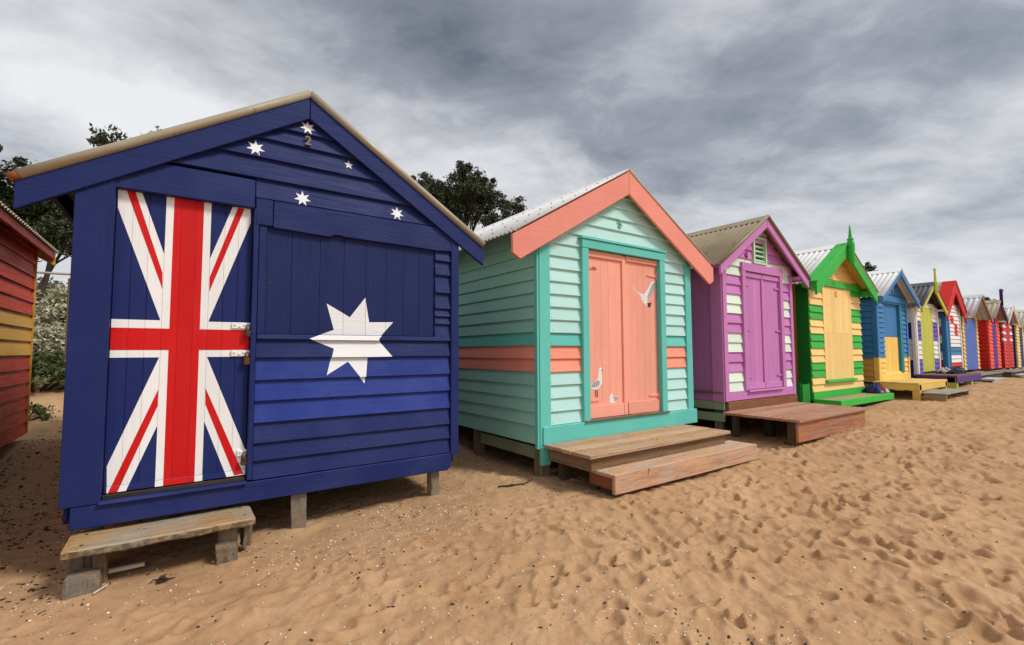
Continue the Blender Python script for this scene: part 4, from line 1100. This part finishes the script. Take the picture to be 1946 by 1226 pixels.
tree('dark bushy tree rising between the navy hut and the mint hut', 7.4, 10.0, 2.2,
     [(-1.3, 0, 6.1, .9), (-.7, .2, 6.5, .75), (0, .2, 6.6, .8), (.6, 0, 6.8, .8), (1.25, .2, 6.8, .65), (-1.0, .4, 5.5, .9), (.2, .3, 6.0, .75), (1.3, 0, 6.15, .45), (-2.0, 0, 5.5, .8), (1.0, .1, 7.35, .30), (.40, .1, 7.5, .28), (-2.0, .3, 4.6, .9)], .042, 150, LEAF_D, 5, 7)
tree('smaller olive tree beside the bushy one, over the mint hut roof', 9.55, 9.6, .6,
     [(-.1, 0, 6.25, .55), (.4, .1, 6.0, .55), (-.6, 0, 5.8, .5), (.05, .1, 5.5, .6), (-.35, .1, 6.6, .25), (.5, 0, 5.3, .5)], .042, 80, LEAF_O, 6, 6)
tree('dark tree showing above the roof of the red hut', -2.75, 9.0, 1.0,
     [(-.4, 0, 4.75, .6), (.3, 0, 4.6, .65), (.75, .2, 4.4, .6), (-.9, 0, 4.5, .6), (0, .3, 4.0, .8), (.9, .3, 3.8, .5), (-.3, .2, 3.4, .6), (-1.6, .3, 4.2, .8), (.4, .6, 4.1, .8), (.9, .6, 4.9, .4)], .04, 150, LEAF_D, 9, 5)
tree('dark tree whose topmost leaves peep over the navy roof', -.95, 10.2, .5,
     [(0, 0, 6.05, .5), (-.45, 0, 6.25, .30), (.35, 0, 6.40, .30), (-.2, .2, 5.3, .6), (.5, .2, 5.4, .6)], .055, 34, LEAF_O, 12, 6)
tree('dark tree glimpsed far behind the green and sky blue huts', 50.2, 12.0, 1.0,
     [(-.6, 0, 8.5, .55), (1.7, 0, 8.2, .55), (.4, 0, 7.6, .9), (3.0, 0, 8.1, .5), (-.5, .5, 6.8, 1.2)], .10, 60, LEAF_D, 14, 8)
tree('round dark tree behind the yellow and bright red huts', 67.0, 8.0, 1.0,
     [(-.6, 0, 5.5, 1.2), (.8, 0, 5.5, 1.2), (2.2, 0, 5.1, 1.2), (-1.4, 0, 4.8, 1.0), (3.2, 0, 4.6, 1.0)], .16, 60, LEAF_D, 15, 6)

def shrub(label, x, y, rx, ry, hgt, leaf, n, mat, seed, per=26, name='shrub'):
    rr = random.Random(seed); z0 = gz(x, y)
    t = empty(name, (x, y, z0 - .03), label, 'shrub', 'shrubs on the dune between the huts')
    bm = bmesh.new(); cen, siz = [], []
    for i in range(n):
        th = rr.uniform(0, 6.28); u = math.sqrt(rr.random()); ph = rr.uniform(0, 1)
        q = Vector((x + rx * u * math.cos(th), y + ry * u * math.sin(th), 0)); hz = hgt * math.sqrt(max(0, 1 - u * u * .95)) * (.45 + .55 * ph)
        q.z = gz(q.x, q.y) + hz; cen.append(q); siz.append(rr.uniform(.10, .2) * (.5 + .5 * hgt))
        if i % 3 == 0: tube_bm(bm, [(x + (q.x - x) * .3, y + (q.y - y) * .3, z0 - .03), (x + (q.x - x) * .7, y + (q.y - y) * .7, z0 + hz * .5), q], [.014, .010, .004], 5)
    from_bm('stem', bm, BARK, t); leaves_mesh('foliage', cen, siz, per, leaf, mat, t, seed, .4)
shrub('rounded pale silvery shrub behind the red hut', -2.25, 9.6, 1.05, .9, 1.75, .055, 240, LEAF_P, 21, 80)
shrub('low green dune shrub behind the gap left of the navy hut', -2.0, 7.6, .75, .6, .68, .05, 90, LEAF_G, 22, 44)
shrub('small low green shrub near the foot of the red hut', -1.75, 5.4, .35, .3, .22, .03, 36, LEAF_G, 23, 30)
shrub('green scrub patch on the dune behind the navy hut', .6, 9.2, 1.4, .8, .8, .05, 90, LEAF_G, 24, 40)
shrub('dark scrub behind the mint hut', 5.0, 9.0, 1.6, .9, 1.0, .05, 90, LEAF_D, 25, 40)

# driftwood planks, post and rope rail on the dune
for k in range(5):
    o = box('driftwood_plank', (-2.95 + .03 * k, 8.55 + .16 * k, gz(-2.2, 8.6 + .16 * k) - .02 + .05 * k), (-1.45 + .05 * k, 8.66 + .16 * k, gz(-2.2, 8.6 + .16 * k) + .03 + .05 * k), timber((150, 132, 112), 'x', .6), None, .006, .02)
    tag(o, ['grey driftwood plank nearest on the dune below the pale shrub', 'second grey driftwood plank below the pale shrub', 'middle grey driftwood plank below the pale shrub', 'fourth grey driftwood plank below the pale shrub', 'rearmost grey driftwood plank below the pale shrub'][k], 'plank', 'driftwood planks on the dune')
o = tube('rail', [(-2.6, 6.0, 2.60), (-1.9, 6.02, 2.62), (-1.2, 6.05, 2.63), (0.2, 6.05, 2.66)], .018, timber((176, 158, 130), 'x', .4), None, 8); tag(o, 'thin pale rail running behind the red and navy huts', 'rail')
o = box('fence_post', (-1.62, 7.6, .5), (-1.42, 7.75, 2.75), timber((110, 84, 64), 'z'), None, .01, .01); tag(o, 'brown timber post behind the gap beside the navy hut', 'post')
o = box('fence_post', (.15, 6.0, .4), (.27, 6.1, 2.72), timber((120, 100, 80), 'z'), None, .01, .01); tag(o, 'timber post carrying the pale rail behind the navy hut', 'post')

# ------------------------------------------------------------------ litter on the sand
def chips(name, label, n, region, size, mat, seed, flat=.4, dens=None):
    r_ = np.random.default_rng(seed); P = []
    while len(P) < n:
        x, y = region(r_)
        c_ = math.sin(2.1 * x + 1.3 * y + seed) + math.sin(-1.7 * x + 3.1 * y + 2 * seed) + math.sin(5.3 * x + 4.1 * y) * .7
        if r_.random() < .30 + .35 * max(0, c_): P.append((x, y))
    P = np.array(P); Z = ground(P[:, 0], P[:, 1]); V, F = [], []
    for (x, y), z in zip(P, Z):
        s_ = size(r_, x, y); k = 5; a0 = r_.uniform(0, 6.28); el = r_.uniform(.45, 1.0); b = len(V); tl = r_.uniform(-.5, .5, 2)
        ring = []
        for i in range(k):
            a = i * 2 * math.pi / k; q = s_ * r_.uniform(.7, 1.2); ux, uy = q * math.cos(a), q * el * math.sin(a)
            dx = ux * math.cos(a0) - uy * math.sin(a0); dy = ux * math.sin(a0) + uy * math.cos(a0)
            V.append((x + dx, y + dy, z + .0005 + s_ * .12 + (dx * tl[0] + dy * tl[1]))); ring.append(b + i)
        V.append((x, y, z + s_ * flat)); 
        for i in range(k): F.append((ring[i], ring[(i + 1) % k], b + k))
        V.append((x, y, z - s_ * .3))
        for i in range(k): F.append((ring[(i + 1) % k], ring[i], b + k + 1))
    me = bpy.data.meshes.new(name); me.from_pydata(V, [], F); me.materials.append(mat); me.update()
    o = link(name, me); o['kind'] = 'stuff'; tag(o, label, 'litter'); return o
def wedge(r_):
    """spots in front of and between the near huts, thinning with distance"""
    t = r_.random()
    if t < .62:
        th = math.pi / 2 - YAW + r_.uniform(-.95, .95); r = 1.5 + 7.5 * r_.random() ** 1.5
        return r * math.cos(th), -3.9 + r * math.sin(th)
    if t < .80: return r_.uniform(-1.35, -.4), r_.uniform(-.6, 4.0)
    if t < .92: return r_.uniform(1.2, 3.6), r_.uniform(-.9, 1.2)
    return r_.uniform(-.6, 2.4), r_.uniform(-.7, .6)
chips('shell_fragments', 'pale broken shell bits scattered over the sand', 12000, wedge, lambda r_, x, y: .0024 + .0070 * r_.random() ** 3.0, plain('shell', (236, 226, 206), .6, .25, 60), 31)
chips('seaweed_crumbs', 'dark crumbs of bark and seaweed scattered over the sand', 4500, wedge, lambda r_, x, y: .003 + .011 * r_.random() ** 3.0, plain('crumb', (62, 46, 34), .9, .4, 40), 32)
chips('leaf_litter', 'dark leaf and bark litter between the red and navy huts', 700, lambda r_: (r_.uniform(-1.36, -.55), r_.uniform(-.3, 5.5)), lambda r_, x, y: .005 + .020 * r_.random() ** 2.5, plain('litter', (66, 48, 36), .95, .5, 30), 33, .25)

def stick(label, pts, rad, mat, name='stick', cat='stick'):
    o = tube(name, [(x, y, gz(x, y) + dz) for x, y, dz in pts], rad, mat, None, 7); tag(o, label, cat)
WOODP = timber((206, 184, 150), 'x', .4); WOODD = plain('dark_twig', (62, 46, 34), .9, .4)
o = box('wood_offcut', (-.29, -.11, .08), (-.115, -.09, .105), WOODP, None, .003, .004); tag(o, 'pale slim timber offcut lying under the plank step', 'offcut')
stick('thin dark twig on the sand beside the mint hut post', [(2.55, -.05, .008), (2.68, -.09, .012), (2.82, -.10, .008), (2.95, -.06, .012)], [.008, .009, .007, .004], WOODD)
stick('pale splinter leaning at the left step block', [(-.33, -.34, .012), (-.27, -.28, .03)], [.006, .004], WOODP)
r_ = random.Random(4); bm = bmesh.new()
for k in range(16):
    a = r_.uniform(0, 6.28); x, y = -.02 + r_.uniform(-.02, .02), -.33 + r_.uniform(-.02, .02); L = r_.uniform(.02, .06)
    z = gz(x, y); tube_bm(bm, [(x, y, z + .006), (x + L * .5 * math.cos(a), y + L * .5 * math.sin(a), z + r_.uniform(.008, .03)), (x + L * math.cos(a + .5), y + L * math.sin(a + .5), z + .006)], [.005, .004, .002], 5)
o = from_bm('seaweed_clump', bm, plain('weed', (58, 34, 24), .9, .4)); tag(o, 'small dark seaweed clump on the sand before the plank step', 'seaweed')
o = tube('driftwood_log', [(6.62, -.80, gz(6.62, -.8) + .03), (6.80, -.82, gz(6.8, -.82) + .035)], [.04, .034], timber((120, 96, 70), 'x', .3), None, 9); tag(o, 'short weathered log under the purple hut deck', 'log')
